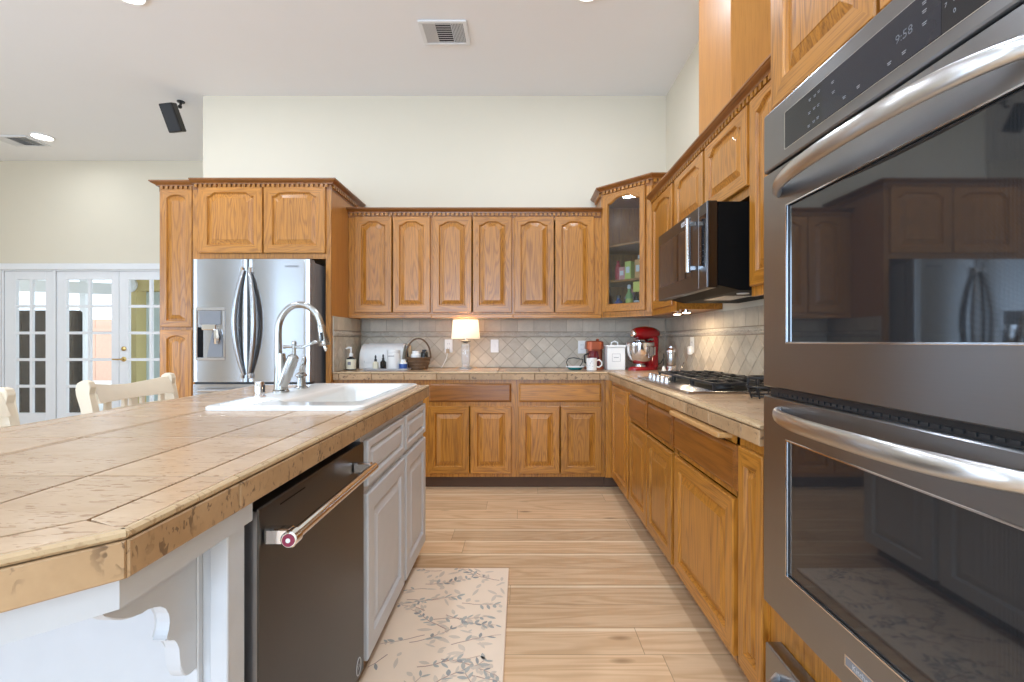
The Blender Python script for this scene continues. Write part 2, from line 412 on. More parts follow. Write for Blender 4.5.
# ---------------------------------------------------------------- the room
XW, YW = 1.32, 4.26                         # right wall, back wall
XE, YF = -2.878, 5.80                       # end of the back wall, far wall
XL, YR = -7.0, -4.0
def wall_holes(name, fr, a0, a1, z0, z1, holes, th, mat):
    """a wall with rectangular openings, built of solid pieces behind the face"""
    mb = MB(); xs = sorted({a0, a1, *[h[0] for h in holes], *[h[1] for h in holes]})
    for x0, x1 in zip(xs, xs[1:]):
        hs = sorted([h for h in holes if h[0] <= x0 and h[1] >= x1], key=lambda h: h[2]); z = z0
        for h in hs:
            if h[2] > z: mb.box(x0, x1, -th, 0, z, h[2], 0, fr)
            z = h[3]
        if z < z1: mb.box(x0, x1, -th, 0, z, z1, 0, fr)
    return struct(mb, name, mat)
struct(MB().box(XL, XW, YR, YF, -.06, 0), 'floor', 'floor')
struct(MB().box(XL - .15, XW + .15, YR - .15, YF + .15, ZC, ZC + .1), 'ceiling', 'ceil')
struct(MB().box(XE, XW, YW, YW + .12, 0, ZC), 'wall_back', 'wall')
struct(MB().box(XE, XE + .12, YW + .12, YF, 0, ZC), 'wall_side', 'wall')
struct(MB().box(XW, XW + .12, YR, YW + .12, 0, ZC), 'wall_right', 'wall')
FD0, FD1, FDZ = -6.40, -3.52, 2.035          # French door opening
wall_holes('wall_far', south(YF), XL, XE, 0, ZC, [(FD0, FD1, 0, FDZ)], .12, 'wall')
wall_holes('wall_left', Fr((XL, 0, 0), (0, 1, 0), (1, 0, 0)), YR, YF, 0, ZC, [(-2.1, .9, .55, 2.45)], .12, 'wall')
wall_holes('wall_rear', Fr((0, YR, 0), (1, 0, 0), (0, 1, 0)), XL, XW, 0, ZC, [(-3.0, .6, .4, 2.6), (-5.70, -5.20, .4, 2.6), (-4.92, -4.58, .4, 2.6)], .12, 'wall')
# casing round the French doors
mb = MB(); f = south(YF)
mb.box(FD0 - .085, FD0, 0, .02, 0, FDZ + .075, .004, f); mb.box(FD1, FD1 + .085, 0, .02, 0, FDZ + .075, .004, f)
mb.box(FD0, FD1, 0, .022, FDZ, FDZ + .075, .004, f)
mb.box(FD0, FD0 + .02, -.12, 0, 0, FDZ, 0, f); mb.box(FD1 - .02, FD1, -.12, 0, 0, FDZ, 0, f); mb.box(FD0 + .02, FD1 - .02, -.12, 0, FDZ - .015, FDZ, 0, f)
mb.box(-5.765, -5.735, -.12, .006, 0, FDZ - .015, 0, f); mb.box(-4.185, -4.155, -.12, .006, 0, FDZ - .015, 0, f)
struct(mb, 'trim_1', 'white')
struct(MB().box(XL, FD0 - .085, 0, .015, 0, .10, .003, south(YF)), 'baseboard_far', 'white')

def french_door(name, x0, x1, px0, px1, hinge_x=None, hardware=None):
    """glazed leaf with ten panes; the panes of one leaf are one mesh"""
    f = south(YF + .03); zt, z0, z1 = FDZ - .018, .265, 1.915
    root = MB()
    root.box(x0, px0, -.02, .02, .01, zt, .002, f); root.box(px1, x1, -.02, .02, .01, zt, .002, f)
    root.box(px0, px1, -.02, .02, .01, z0, 0, f); root.box(px0, px1, -.02, .02, z1, zt, 0, f)
    xm = (px0 + px1) / 2
    root.box(xm - .017, xm + .017, -.014, .016, z0, z1, 0, f)
    for k in range(1, 5):
        z = z0 + (z1 - z0) * k / 5; root.box(px0, px1, -.013, .015, z - .017, z + .017, 0, f)
    o = struct(root, name, 'white')
    g = MB().box(px0, px1, -.003, .003, z0, z1, 0, f).build('pane', 'glass', o)
    if hinge_x:
        for z in (.30, 1.02, 1.80):
            MB().tube([f(hinge_x, .026, z - .05), f(hinge_x, .026, z + .05)], .007, 8).build('hinge', 'brass', o)
    if hardware:
        h = MB(); h.lathe([(.03, 0), (.03, .008), (.012, .012), (.012, .05)], f(hardware, .02, .93), 16, (0, -1, 0))
        h.tube([f(hardware, .06, .93), f(hardware - .05, .065, .928), f(hardware - .11, .06, .93)], .009, 8); h.build('door_handle', 'brass', o)
        MB().lathe([(.028, 0), (.028, .012), (.018, .02), (.0, .022)], f(hardware, .02, 1.06), 16, (0, -1, 0)).build('deadbolt', 'brass', o)
    return o
french_door('door_1', -6.375, -5.77, -6.238, -5.873)
french_door('door_2', -5.73, -4.965, -5.615, -5.058, -5.748)
french_door('door_3', -4.96, -4.19, -4.845, -4.305, None, -4.90)
french_door('door_4', -4.15, -3.545, -4.05, -3.64)

# ---------------------------------------------------------------- outside the French doors
struct(MB().box(-24, 2, YF + .12, 26, -.12, -.02), 'patio', 'conc')
t = thing('fence', 'pinkish cedar board fence beyond the patio seen through French doors', 'fence', (-12, 14, 0))
for i in range(14):
    x = -17 + i * .62
    part(MB().box(x, x + .605, 14, 14.03, -.02, 1.80), 'board', 'fence', t)
part(MB().box(-17, -8.3, 13.95, 14, 1.45, 1.54), 'rail', 'fence', t)
t = thing('patio_cover', 'white beamed patio cover outside above the French doors', 'patio cover', (-6, 7.5, 0))
part(MB().box(-11, -2, 5.95, 9.4, 2.42, 2.48), 'roof_panel', 'olive', t)
mb = MB(); fb = Fr((-9.6, 7.45, 0), (1, .50, 0), (.5, -1, 0)); mb.box(0, 4.4, -.05, .05, 2.0, 2.2, 0, fb); part(mb, 'beam', 'white', t)
part(MB().box(-8.45, -8.33, 9.0, 9.12, -.02, 2.42), 'post', 'white', t)
t = thing('alcove_wall', 'yellow stucco wall with pale recessed door outside the glass', 'wall', (-6.1, 7.6, 0))
mb = MB(); mb.box(-6.26, -6.13, 7.5, 7.9, -.02, 2.14); mb.box(-6.13, -5.55, 7.5, 7.9, 1.96, 2.14); part(mb, 'stucco_surround', 'stucco', t)
part(MB().box(-6.13, -5.55, 7.7, 7.76, -.02, 1.96), 'recess_door', 'pale', t)
part(MB().lathe([(.12, 0), (.12, .04), (.0, .05)], (-6.22, 7.49, 2.05), 20, (0, -1, 0)), 'scroll_ornament', 'white', t)
t = thing('grill_cover', 'tall dark navy covered upright outdoors behind the left glass panes', 'cover', (-6.9, 6.9, 0))
mb = MB()
mb.box(-7.45, -6.42, 6.78, 6.92, -.02, 1.60, .03); part(mb, 'cover_cloth', 'navy', t)
mb = MB()
for k in range(6): mb.tube([(-7.38 + .18 * k, 6.775, .02), (-7.39 + .18 * k, 6.768, .8), (-7.38 + .18 * k, 6.775, 1.56)], .014, 6)
part(mb, 'pleat', 'navy', t)

# ---------------------------------------------------------------- cabinet kit
def arch_shape(u, kind):
    s = abs(2 * u - 1)
    if kind == 'flat': return 0.0
    if kind == 'seg': return 1 - s * s
    if kind == 'wide':                         # shallow ogee with long flat crest
        t_ = min(1, max(0, (.90 - s) / .20)); return t_ * t_ * (3 - 2 * t_) * (.9 + .1 * (1 - s * s))
    t_ = min(1, max(0, (.93 - s) / .62)); e = t_ * t_ * (3 - 2 * t_)
    return e * .88 + .12 * max(0, 1 - (s / .93) ** 2)
def panel_door(fr, a0, a1, v0, v1, st=.055, rail=None, arch='flat', rise=.03, th=.019, glazed=False, raise_w=.028, top=None):
    """frame-and-raised-panel door as one closed mesh; material 1 goes on the rails"""
    rail = rail or st; top = top or rail; mb = MB(); N = 20 if arch == 'wide' else 40
    if arch == 'flat': N = 1
    def outline(i, ii=None):
        x0, x1, z0 = a0 + st + i, a1 - st - i, v0 + rail + i
        zt = v1 - top - (rise if arch != 'flat' else 0) - i
        pts = [(x0, z0), (x1, z0)]
        for k in range(N + 1):
            u = 1 - k / N; pts.append((x0 + (x1 - x0) * u, zt + rise * arch_shape(u, arch)))
        return pts
    def outer(i):
        x0, x1, z0, z1 = a0 + i, a1 - i, v0 + i, v1 - i
        pts = [(x0, z0), (x1, z0)]
        for k in range(N + 1):
            u = 1 - k / N; pts.append((x0 + (x1 - x0) * u, z1))
        return pts
    def L(pts, d): return [fr(a, d, v) for a, v in pts]
    ls = [L(outer(0), 0), L(outer(0), th - .004), L(outer(.004), th), L(outline(0), th), L(outline(.004), th - .005), L(outline(.008), th - .012)]
    if glazed:
        ls += [L(outline(.008), 0)]
        rows = mb.loops(ls, False, False)
        n = len(rows[0])
        for i in range(n): j = (i + 1) % n; mb.f([rows[0][i], rows[0][j], rows[-1][j], rows[-1][i]])
    else:
        ls += [L(outline(.012), th - .012), L(outline(.013 + raise_w), th - .003), L(outline(.015 + raise_w), th - .001)]
        rows = mb.loops(ls, True, True)
    mb.bm.faces.ensure_lookup_table()
    rail_verts = set()
    n = len(rows[0])
    for i in [0] + list(range(2, n - 1)):
        j = i + 1
        for fc in rows[2][i].link_faces:
            vs = set(fc.verts)
            if rows[2][j] in vs and rows[3][i] in vs: fc.material_index = 1
    return mb
def slab_front(fr, a0, a1, v0, v1, th=.019, ogee=True):
    """solid drawer front with a moulded edge"""
    mb = MB()
    def rc(i, d): return [fr(a0 + i, d, v0 + i), fr(a1 - i, d, v0 + i), fr(a1 - i, d, v1 - i), fr(a0 + i, d, v1 - i)]
    mb.loops([rc(0, 0), rc(0, th - .010), rc(.004, th - .006), rc(.010, th - .002), rc(.014, th)])
    return mb
def frame_rails(mb, fr, stiles, rails, d0=-.019, d1=0.0):
    for a0, a1, v0, v1 in stiles + rails: mb.box(a0, a1, d0, d1, v0, v1, 0, fr)

def carcass(fr, a0, a1, v0, v1, depth, t=.016, back=True):
    """open-fronted case behind a face frame"""
    mb = MB(); d0, d1 = -depth, -.0195
    mb.box(a0, a0 + t, d0, d1, v0, v1, 0, fr); mb.box(a1 - t, a1, d0, d1, v0, v1, 0, fr)
    mb.box(a0 + t, a1 - t, d0, d1, v0, v0 + t, 0, fr); mb.box(a0 + t, a1 - t, d0, d1, v1 - t, v1, 0, fr)
    if back: mb.box(a0 + t, a1 - t, d0, d0 + .006, v0 + t, v1 - t, 0, fr)
    return mb

GR_B = 'oak base cabinets'; GR_U = 'oak wall cabinets'
# --- base cabinets along the back wall
FB = south(3.65); ZB0, ZB1 = .10, .852
def base_back(x0, x1, label):
    t = thing('base_cabinet', label, 'cabinet', ((x0 + x1) / 2, 3.65, 0), GR_B)
    part(carcass(FB, x0, x1, ZB0, ZB1, .605), 'carcass', 'wz', t)
    mb = MB(); frame_rails(mb, FB, [(x0, x0 + .036, ZB0, ZB1), (x1 - .036, x1, ZB0, ZB1)], [(x0 + .036, x1 - .036, ZB1 - .035, ZB1), (x0 + .036, x1 - .036, .648, .683), (x0 + .036, x1 - .036, ZB0, ZB0 + .035)])
    part(mb, 'face_frame', 'wz', t)
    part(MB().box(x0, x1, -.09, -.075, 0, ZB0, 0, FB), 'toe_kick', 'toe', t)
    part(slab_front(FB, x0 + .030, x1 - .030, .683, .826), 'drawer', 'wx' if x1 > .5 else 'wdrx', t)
    xm = (x0 + x1) / 2
    for a, b in ((x0 + .028, xm - .004), (xm + .004, x1 - .028)):
        part(panel_door(FB, a, b, .129, .650, .052), 'door', ['wz', 'wx'], t)
    return t
base_back(-1.448, -.742, 'oak base cabinet behind the island next to the fridge panel')
base_back(-.742, -.042, 'oak base cabinet under the lamp with darker brown drawer front')
base_back(-.042, .655, 'oak base cabinet with pale drawer nearest the inside corner')

# --- base cabinets along the right wall (a = y)
FR = west(.71)
t = thing('corner_base_cabinet', 'oak corner base cabinet with one tall door beside the inside corner', 'cabinet', (.71, 3.4, 0), GR_B)
mb = carcass(FR, 3.02, 4.255, ZB0, ZB1, .605); part(mb, 'carcass', 'wz', t)
mb = MB(); frame_rails(mb, FR, [(3.02, 3.045, ZB0, ZB1), (3.56, 3.65, ZB0, ZB1)], [(3.045, 3.56, ZB1 - .04, ZB1), (3.045, 3.56, ZB0, ZB0 + .035)])
mb.box(.657, .709, 3.631, 3.65, ZB0, ZB1); part(mb, 'face_frame', 'wz', t)
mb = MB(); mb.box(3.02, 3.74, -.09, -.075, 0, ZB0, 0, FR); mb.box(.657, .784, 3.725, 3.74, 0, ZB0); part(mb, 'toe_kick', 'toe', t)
part(panel_door(FR, 3.045, 3.563, .129, .822, .055), 'door', ['wz', 'wy'], t)

def base_right(y0, y1, label, doors, drawers, stiles):
    t = thing('base_cabinet', label, 'cabinet', (.71, (y0 + y1) / 2, 0), GR_B)
    part(carcass(FR, y0, y1, ZB0, ZB1, .605), 'carcass', 'wz', t)
    mb = MB(); frame_rails(mb, FR, stiles, [(y0 + .02, y1 - .02, ZB1 - .035, ZB1), (y0 + .02, y1 - .02, ZB0, ZB0 + .035)] + ([(y0 + .02, y1 - .02, .645, .68)] if drawers else []))
    part(mb, 'face_frame', 'wz', t)
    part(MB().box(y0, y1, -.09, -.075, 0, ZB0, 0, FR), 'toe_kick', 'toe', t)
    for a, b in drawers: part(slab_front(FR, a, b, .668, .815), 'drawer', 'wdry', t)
    for a, b in doors: part(panel_door(FR, a, b, .129, .640 if drawers else .822, .055 if b - a > .25 else .036, .055, raise_w=.028 if b - a > .25 else .014), 'door', ['wz', 'wy'], t)
    return t
base_right(2.14, 3.02, 'oak base cabinet with two small drawers and two doors under the cooktop', [(2.155, 2.575), (2.588, 3.008)], [(2.155, 2.562), (2.60, 3.008)], [(2.14, 2.175, ZB0, ZB1), (2.985, 3.02, ZB0, ZB1)])
tc_ = base_right(1.50, 2.14, 'oak base cabinet with one wide drawer and a pulled-out cutting board', [(1.532, 2.118)], [(1.515, 2.125)], [(1.50, 1.54, ZB0, ZB1), (2.10, 2.14, ZB0, ZB1)])
part(MB().box(1.575, 2.09, -.40, .05, .828, .848, .006, FR, 2), 'cutting_board', 'board', tc_, 'pale oak pull-out board')
base_right(1.338, 1.50, 'narrow oak base cabinet with one tall door beside the oven tower', [(1.346, 1.508 - .012)], [], [(1.338, 1.352, ZB0, ZB1), (1.484, 1.50, ZB0, ZB1)])

# --- wall cabinets along the back wall
FU = south(3.955); ZU0, ZU1 = 1.350, 2.210
def upper_back(x0, x1, label):
    t = thing('wall_cabinet', label, 'cabinet', ((x0 + x1) / 2, 3.955, ZU0), GR_U)
    part(carcass(FU, x0, x1, ZU0 + .012, ZU1, .30), 'carcass', 'wx', t)
    mb = MB(); frame_rails(mb, FU, [(x0, x0 + .06, ZU0, ZU1), (x1 - .06, x1, ZU0, ZU1)], [(x0 + .06, x1 - .06, ZU1 - .04, ZU1), (x0 + .06, x1 - .06, ZU0, ZU0 + .05)])
    part(mb, 'face_frame', 'wz', t)
    part(MB().box(x0, x1, 0, .008, ZU0 - .004, ZU0 + .030, .004, FU), 'light_rail', 'wx', t)
    xm = (x0 + x1) / 2 + (.022 if x0 < -1 else (-.0225 if x1 > .5 else 0)); xr = x1 - (.062 if x1 > .5 else .010)
    for a, b in ((x0 + (.058 if x0 < -1 else .010), xm - .005), (xm + .005, xr)):
        part(panel_door(FU, a, b, 1.393, 2.198, .054, .060, 'arch', .031, top=.040), 'door', ['wz', 'wx'], t)
    return t
upper_back(-1.448, -.747, 'oak wall cabinet with two arched doors beside the fridge surround')
upper_back(-.747, -.063, 'middle oak wall cabinet with two arched doors above the lamp')
upper_back(-.063, .680, 'oak wall cabinet with two arched doors beside the glass corner cabinet')

# --- wall cabinets along the right wall
XU = 1.015; FRU = west(XU)
def upper_right(y0, y1, v0, label, doors, arch, rise, stw=.04, dv=.042):
    t = thing('wall_cabinet', label, 'cabinet', (XU, (y0 + y1) / 2, v0), GR_U)
    part(carcass(FRU, y0, y1, v0 + .012, ZU1, .30), 'carcass', 'wy', t)
    mb = MB(); frame_rails(mb, FRU, [(y0, y0 + stw, v0, ZU1), (y1 - stw, y1, v0, ZU1)], [(y0 + stw, y1 - stw, ZU1 - .04, ZU1), (y0 + stw, y1 - stw, v0, v0 + .05)])
    part(mb, 'face_frame', 'wz', t)
    for a, b in doors: part(panel_door(FRU, a, b, v0 + dv, 2.198, .054, .060, arch, rise, top=.040), 'door', ['wz', 'wy'], t)
    return t
upper_right(3.06, 3.615, ZU0, 'oak wall cabinet with one arched door between glass cabinet and microwave', [(3.10, 3.575)], 'arch', .031)
upper_right(2.062, 3.06, 1.80, 'short oak wall cabinet with two doors directly above the microwave', [(2.075, 2.545), (2.577, 3.045)], 'wide', .030)
upper_right(1.338, 2.062, ZU0, 'oak wall cabinet with arched door between microwave and oven tower', [(1.70, 2.048), (1.350, 1.690)], 'arch', .031)

# --- corner cabinet with glass door
ZK0, ZK1 = ZU0, 2.374
P5 = [(.682, 4.255), (.682, 3.955), (1.015, 3.622), (1.315, 3.622), (1.315, 4.255)]
t = t_corner = thing('corner_wall_cabinet', 'taller diagonal oak corner cabinet with arched glass door', 'cabinet', (.95, 3.9, ZK0), GR_U)
UD = Vector((1.015 - .682, 3.622 - 3.955, 0)); WD = UD.length
FK = Fr((.682, 3.955, 0), UD, (-1, -1, 0))
UPZ = Fr((0, 0, 0), (1, 0, 0), (0, 0, 1), (0, 1, 0))          # (a, d, v) -> (x, z, y): plan polygons
def plan(mb, poly, z0, z1, bev=0): return mb.prism(poly, UPZ, z0, z1, bev)
P5i = [(.652, 4.24), (.652, 3.975), (1.030, 3.597), (1.30, 3.592), (1.30, 4.24)]
mb = MB(); plan(mb, P5, ZK0 + .01, ZK0 + .03); plan(mb, P5, ZK1 - .02, ZK1)
mb.box(.682, .697, 3.965, 4.255, ZK0 + .03, ZK1 - .02); mb.box(1.025, 1.315, 3.622, 3.637, ZK0 + .03, ZK1 - .02)
mb.box(.697, 1.315, 4.245, 4.255, ZK0 + .03, ZK1 - .02); mb.box(1.305, 1.315, 3.637, 4.245, ZK0 + .03, ZK1 - .02)
part(mb, 'carcass', 'wz', t)
mb = MB(); frame_rails(mb, FK, [(0, .040, ZK0, ZK1), (.405, WD, ZK0, ZK1)], [(.040, .405, ZK1 - .030, ZK1), (.040, .405, ZK0, ZK0 + .05)])
part(mb, 'face_frame', 'wz', t)
d = part(panel_door(FK, .022, .418, ZK0 + .045, ZK1 - .004, .046, .058, 'arch', .042, glazed=True, top=.038), 'glass_door', ['wz', 'wx'], t)
part(MB().box(.060, .380, .004, .007, ZK0 + .095, ZK1 - .036, 0, FK), 'pane', 'cglass', t, under=d)
ZS = (1.66, 1.955)
for z in ZS: part(plan(MB(), [(.699, 4.24), (.699, 3.985), (1.043, 3.641), (1.30, 3.641), (1.30, 4.24)], z - .018, z), 'shelf', 'wx', t)
part(MB().lathe([(.036, 0), (.036, -.012), (.0, -.014)], (.95, 3.85, ZK1 - .0205), 20), 'puck_light', 'lit', t, 'lit white puck lamp')
area('corner_cabinet_lamp', (.95, 3.85, ZK1 - .045), (0, 0, 0), .06, .06, .22, LAMP, 'DISK')

# --- crown mouldings with dentils
CROWN = [(0, -.006), (.002, -.006), (.002, .034), (.017, .034), (.018, .040), (.022, .044), (.034, .050), (.042, .055), (.045, .060), (.050, .061), (.050, .070), (0, .070)]
def crown(path, z, side, label, mats='crown', root=None):
    t = root or thing('crown_moulding', label, 'moulding', (path[0][0], path[0][1], z))
    cn = part(MB().sweep(path, CROWN, side, z), 'crown_moulding' if root else 'cornice', mats, t)
    mb = MB()
    for (x0, y0), (x1, y1) in zip(path, path[1:]):
        L = math.hypot(x1 - x0, y1 - y0); n = int((L - .004) / .037)
        u = Vector(((x1 - x0) / L, (y1 - y0) / L, 0)); nn = Vector((u.y, -u.x, 0)) * side
        fr = Fr((x0, y0, z), u, nn); s0 = (L - n * .037) / 2
        for k in range(n): mb.box(s0 + k * .037 + .008, s0 + k * .037 + .029, .0021, .016, .011, .0339, 0, fr)
    part(mb, 'dentil_strip', 'wz', t, under=cn if root else None)
    return t
ZCR = 2.196
crown([(-1.449, 3.955), (.681, 3.955)], ZCR, 1, 'dentilled oak crown over the back wall cabinets')
crown([(1.015, 3.621), (1.015, 1.338)], ZCR, 1, 'dentilled oak crown over the right-hand wall cabinets', 'crowny')
crown([(.682, 4.255), (.682, 3.955), (1.015, 3.622), (1.315, 3.622)], 2.367, 1, '', root=t_corner)

# --- duct chase above the microwave
mb = MB(); mb.box(1.02, 1.315, 2.28, 2.69, ZCR + .071, ZC, .003)
solo(mb, 'duct_chase', 'ply', 'plain oak boxed duct rising from crown to ceiling above microwave', 'duct box', (1.17, 2.48, ZCR + .071))

# ---------------------------------------------------------------- fridge surround and pantry
ZF1 = 2.320; FF = south(3.60); FP = south(3.625)
t = t_pantry = thing('pantry_cabinet', 'narrow tall oak pantry cabinet left of the fridge', 'cabinet', (-2.63, 3.62, 0))
mb = carcass(FP, -2.783, -2.512, .10, ZF1, .63); part(mb, 'carcass', 'wz', t)
mb = MB(); frame_rails(mb, FP, [(-2.783, -2.735, .10, ZF1), (-2.537, -2.512, .10, ZF1)], [(-2.735, -2.537, ZF1 - .03, ZF1), (-2.735, -2.537, 1.23, 1.27), (-2.735, -2.537, .10, .14)]); part(mb, 'face_frame', 'wz', t)
part(panel_door(FP, -2.768, -2.522, 1.262, 2.322, .050, .05, 'seg', .026, top=.042), 'upper_door', ['wz', 'wx'], t)
part(panel_door(FP, -2.768, -2.522, .13, 1.240, .050, .05, 'seg', .026, top=.042), 'lower_door', ['wz', 'wx'], t)
part(MB().box(-2.783, -2.512, -.09, -.07, 0, .10, 0, FP), 'toe_kick', 'toe', t)
t = t_surround = thing('fridge_surround', 'oak surround with two arched doors boxed over the refrigerator', 'cabinet', (-1.97, 3.60, 0))
mb = MB(); mb.box(-1.475, -1.4505, -.655, -.02, .0, ZF1, 0, FF); part(mb, 'side_panel', 'ply', t)
mb = MB(); mb.box(-2.511, -2.497, -.655, -.02, .0, ZF1, 0, FF); part(mb, 'side_panel', 'wz', t)
mb = MB(); frame_rails(mb, FF, [(-2.511, -2.434, 0, ZF1), (-1.491, -1.4505, 0, ZF1)], [(-2.434, -1.491, ZF1 - .03, ZF1), (-2.434, -1.491, 1.785, 1.85)]); part(mb, 'face_frame', 'wz', t)
part(carcass(FF, -2.496, -1.476, 1.79, ZF1, .655), 'carcass', 'wx', t)
for a, b in ((-2.457, -1.969), (-1.960, -1.489)):
    part(panel_door(FF, a, b, 1.825, 2.330, .066, .060, 'wide', .030, top=.040), 'door', ['wz', 'wx'], t)
crown([(-2.783, 4.255), (-2.783, 3.625), (-2.511, 3.625)], ZF1 - .008, 1, '', root=t_pantry)
crown([(-2.511, 3.60), (-1.4505, 3.60), (-1.4505, 4.255)], ZF1 - .001, 1, '', root=t_surround)

# ---------------------------------------------------------------- refrigerator
FX0, FX1, FXM = -2.383, -1.522, -1.978
t = thing('refrigerator', 'stainless French-door refrigerator with water dispenser', 'refrigerator', (-1.95, 3.8, 0))
part(MB().box(FX0 + .005, FX1 - .004, 3.49, 4.22, .02, 1.735, .006), 'case', 'mgrey', t)
FG = south(3.475)
def fridge_door(a0, a1, v0, v1, dmax=.075):
    """door skin bowed slightly outwards, with rounded vertical edges"""
    mb = MB(); mb.sm = True; n = 14; rows = []
    xs = [a0 + (a1 - a0) * (1 - math.cos(math.pi * k / n)) / 2 for k in range(n + 1)]
    def d(x): s = min(x - a0, a1 - x); return dmax - .004 + .004 * math.sin(math.pi * (x - a0) / (a1 - a0)) - (.014 * (1 - min(1, s / .014)) ** 2)
    ls = []
    for x in xs: ls.append([FG(x, 0, v0), FG(x, d(x), v0), FG(x, d(x), v1), FG(x, 0, v1)])
    mb.loops(ls); mb.bm.normal_update()
    for fc in mb.bm.faces:
        if abs(fc.normal.x) > .9: fc.material_index = 1; fc.smooth = False
    return mb
dl = part(fridge_door(FX0, FXM - .003, .858, 1.748), 'left_door', ['steelz', 'mgrey'], t)
dr = part(fridge_door(FXM + .003, FX1, .858, 1.748), 'right_door', ['steelz', 'mgrey'], t)
dz = part(fridge_door(FX0, FX1, .46, .842), 'flex_drawer', ['steelz', 'mgrey'], t)
dz2 = part(fridge_door(FX0, FX1, .06, .45), 'freezer_drawer', ['steelz', 'mgrey'], t)
part(MB().box(FX0 + .01, FX1 - .01, 0, .05, .843, .857, 0, FG), 'gasket', 'black', t)
for sx, dd in ((-1, dl), (1, dr)):
    xa = FXM + sx * .018; pts = []; rr = []
    for k in range(17):
        u = k / 16; pts.append(FG(xa + sx * .052 * math.sin(math.pi * u) ** .9, .085 + .030 * math.sin(math.pi * u), .91 + .755 * u)); rr.append(.013 + .008 * math.sin(math.pi * u))
    part(MB().tube(pts, rr, 12), 'handle', 'steelz', t, under=dd)
    for v in (.905, 1.668): part(MB().box(min(xa, xa + sx * .022), max(xa, xa + sx * .022), .06, .098, v - .02, v + .02, .004, FG), 'handle_mount', 'chrome', t, under=dd)
part(MB().tube([FG(FX0 + .08, .115, .80), FG((FX0 + FX1) / 2, .125, .80), FG(FX1 - .08, .115, .80)], .012, 10), 'handle', 'steel', t, under=dz)
for a in (FX0 + .09, FX1 - .09): part(MB().tube([FG(a, .06, .80), FG(a, .116, .80)], .009, 8), 'handle_mount', 'steel', t, under=dz)
# dispenser
ax0, ax1 = -2.352, -2.135
mb = MB()
for a0, a1, v0, v1 in ((ax0, ax1, 1.375, 1.400), (ax0, ax0 + .016, 1.035, 1.375), (ax1 - .016, ax1, 1.035, 1.375), (ax0, ax1, 1.015, 1.035)): mb.box(a0, a1, .058, .079, v0, v1, .003, FG)
part(mb, 'dispenser_frame', 'steel', t, under=dl)
part(MB().box(ax0 + .03, ax1 - .03, .06, .080, 1.275, 1.372, .002, FG), 'dispenser_display', 'mgrey', t, under=dl)
part(MB().box(ax0 + .016, ax1 - .016, .060, .0735, 1.036, 1.255, 0, FG), 'dispenser_recess', 'blackm', t, under=dl)
mb = MB(); mb.prism([(ax0 + .085, 1.04), (ax1 - .018, 1.04), (ax1 - .018, 1.20), (ax0 + .125, 1.22)], FG, .0735, .079); part(mb, 'dispenser_tray', 'mgrey', t, under=dl)
mb = MB(); mb.box(ax0 + .055, ax1 - .055, .070, .098, 1.235, 1.275, .005, FG); part(mb, 'dispenser_spout', 'chrome', t, under=dl)
mb = MB(); mb.tube([FG(ax1 - .055, .084, 1.135), FG(ax1 - .05, .088, 1.18), FG(ax1 - .058, .086, 1.235)], [.020, .027, .022], 10); part(mb, 'dispenser_paddle', 'chrome', t, under=dl)
part(MB().text('SAMSUNG', .022, FG, -1.655, 1.695, .0765), 'lettering', 'ink', t, under=dr)

# ---------------------------------------------------------------- worktops (tile by tile)
CT = .915; TE = .062
def slab_tiles(mb, region, xs, ys, z0, z1, gap=.003):
    for x0, x1 in zip(xs, xs[1:]):
        for y0, y1 in zip(ys, ys[1:]):
            p = clip_to([(x0, y0), (x1, y0), (x1, y1), (x0, y1)], region)
            if p: mb.tile(p, UPZ, z0, z1, gap)
def frange(a, b, s):
    out = [a]
    while out[-1] < b - 1e-6: out.append(out[-1] + s)
    return out
t = thing('worktop', 'tan travertine tiled worktop running along back and right walls', 'worktop', (.5, 3.9, CT - TE))
L1 = [(-1.448, 3.62), (.68, 3.62), (.68, 4.255), (-1.448, 4.255)]
L2 = [(.68, 1.336), (1.315, 1.336), (1.315, 4.255), (.68, 4.255)]
mb = MB(); plan(mb, [(-1.448, 3.640), (.695, 3.640), (.695, 4.255), (-1.448, 4.255)], CT - TE, CT - .008); plan(mb, [(.695, 1.336), (1.315, 1.336), (1.315, 4.255), (.695, 4.255)], CT - TE, CT - .008); part(mb, 'bed', 'grout', t)
mb = MB(); slab_tiles(mb, [(-1.448, 3.66), (.72, 3.66), (.72, 4.255), (-1.448, 4.255)], frange(-1.52, .8, .335), [3.66, 3.95, 4.255], CT - .008, CT)
slab_tiles(mb, [(.72, 1.336), (1.315, 1.336), (1.315, 4.255), (.72, 4.255)], [.72, 1.02, 1.315], frange(1.25, 4.3, .335), CT - .008, CT); part(mb, 'top_tile_field', 'stone', t)
mb = MB(); fE = south(3.64)
def edge_run(mb, fr, a0, a1, step, start, w=.02, top=None):
    """front edge tiles with an eased top lip"""
    xs = [a0] + [x for x in frange(start, a1, step) if a0 + .01 < x < a1 - .01] + [a1]
    for x0, x1 in zip(xs, xs[1:]):
        mb.tile([(x0, CT - TE), (x1, CT - TE), (x1, CT - .013), (x0, CT - .013)], fr, 0, w, .0018, .002)
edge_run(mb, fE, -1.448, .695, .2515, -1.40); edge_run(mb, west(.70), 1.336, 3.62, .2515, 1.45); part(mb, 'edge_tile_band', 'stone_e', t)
mb = MB()
def lip(mb, fr, a0, a1, depth=.0385, out=.02):
    prof = [(-depth + out, CT - .012), (out - .004, CT - .012), (out, CT - .008), (out - .001, CT - .003), (out - .006, CT), (-depth + out, CT)]
    mb.loops([[fr(a, d, v) for d, v in prof] for a in (a0, a1)])
for x0, x1 in zip([-1.448] + frange(-1.40, .60, .2515), frange(-1.40, .60, .2515) + [.68]): lip(mb, fE, x0 + .001, min(x1, .68) - .001)
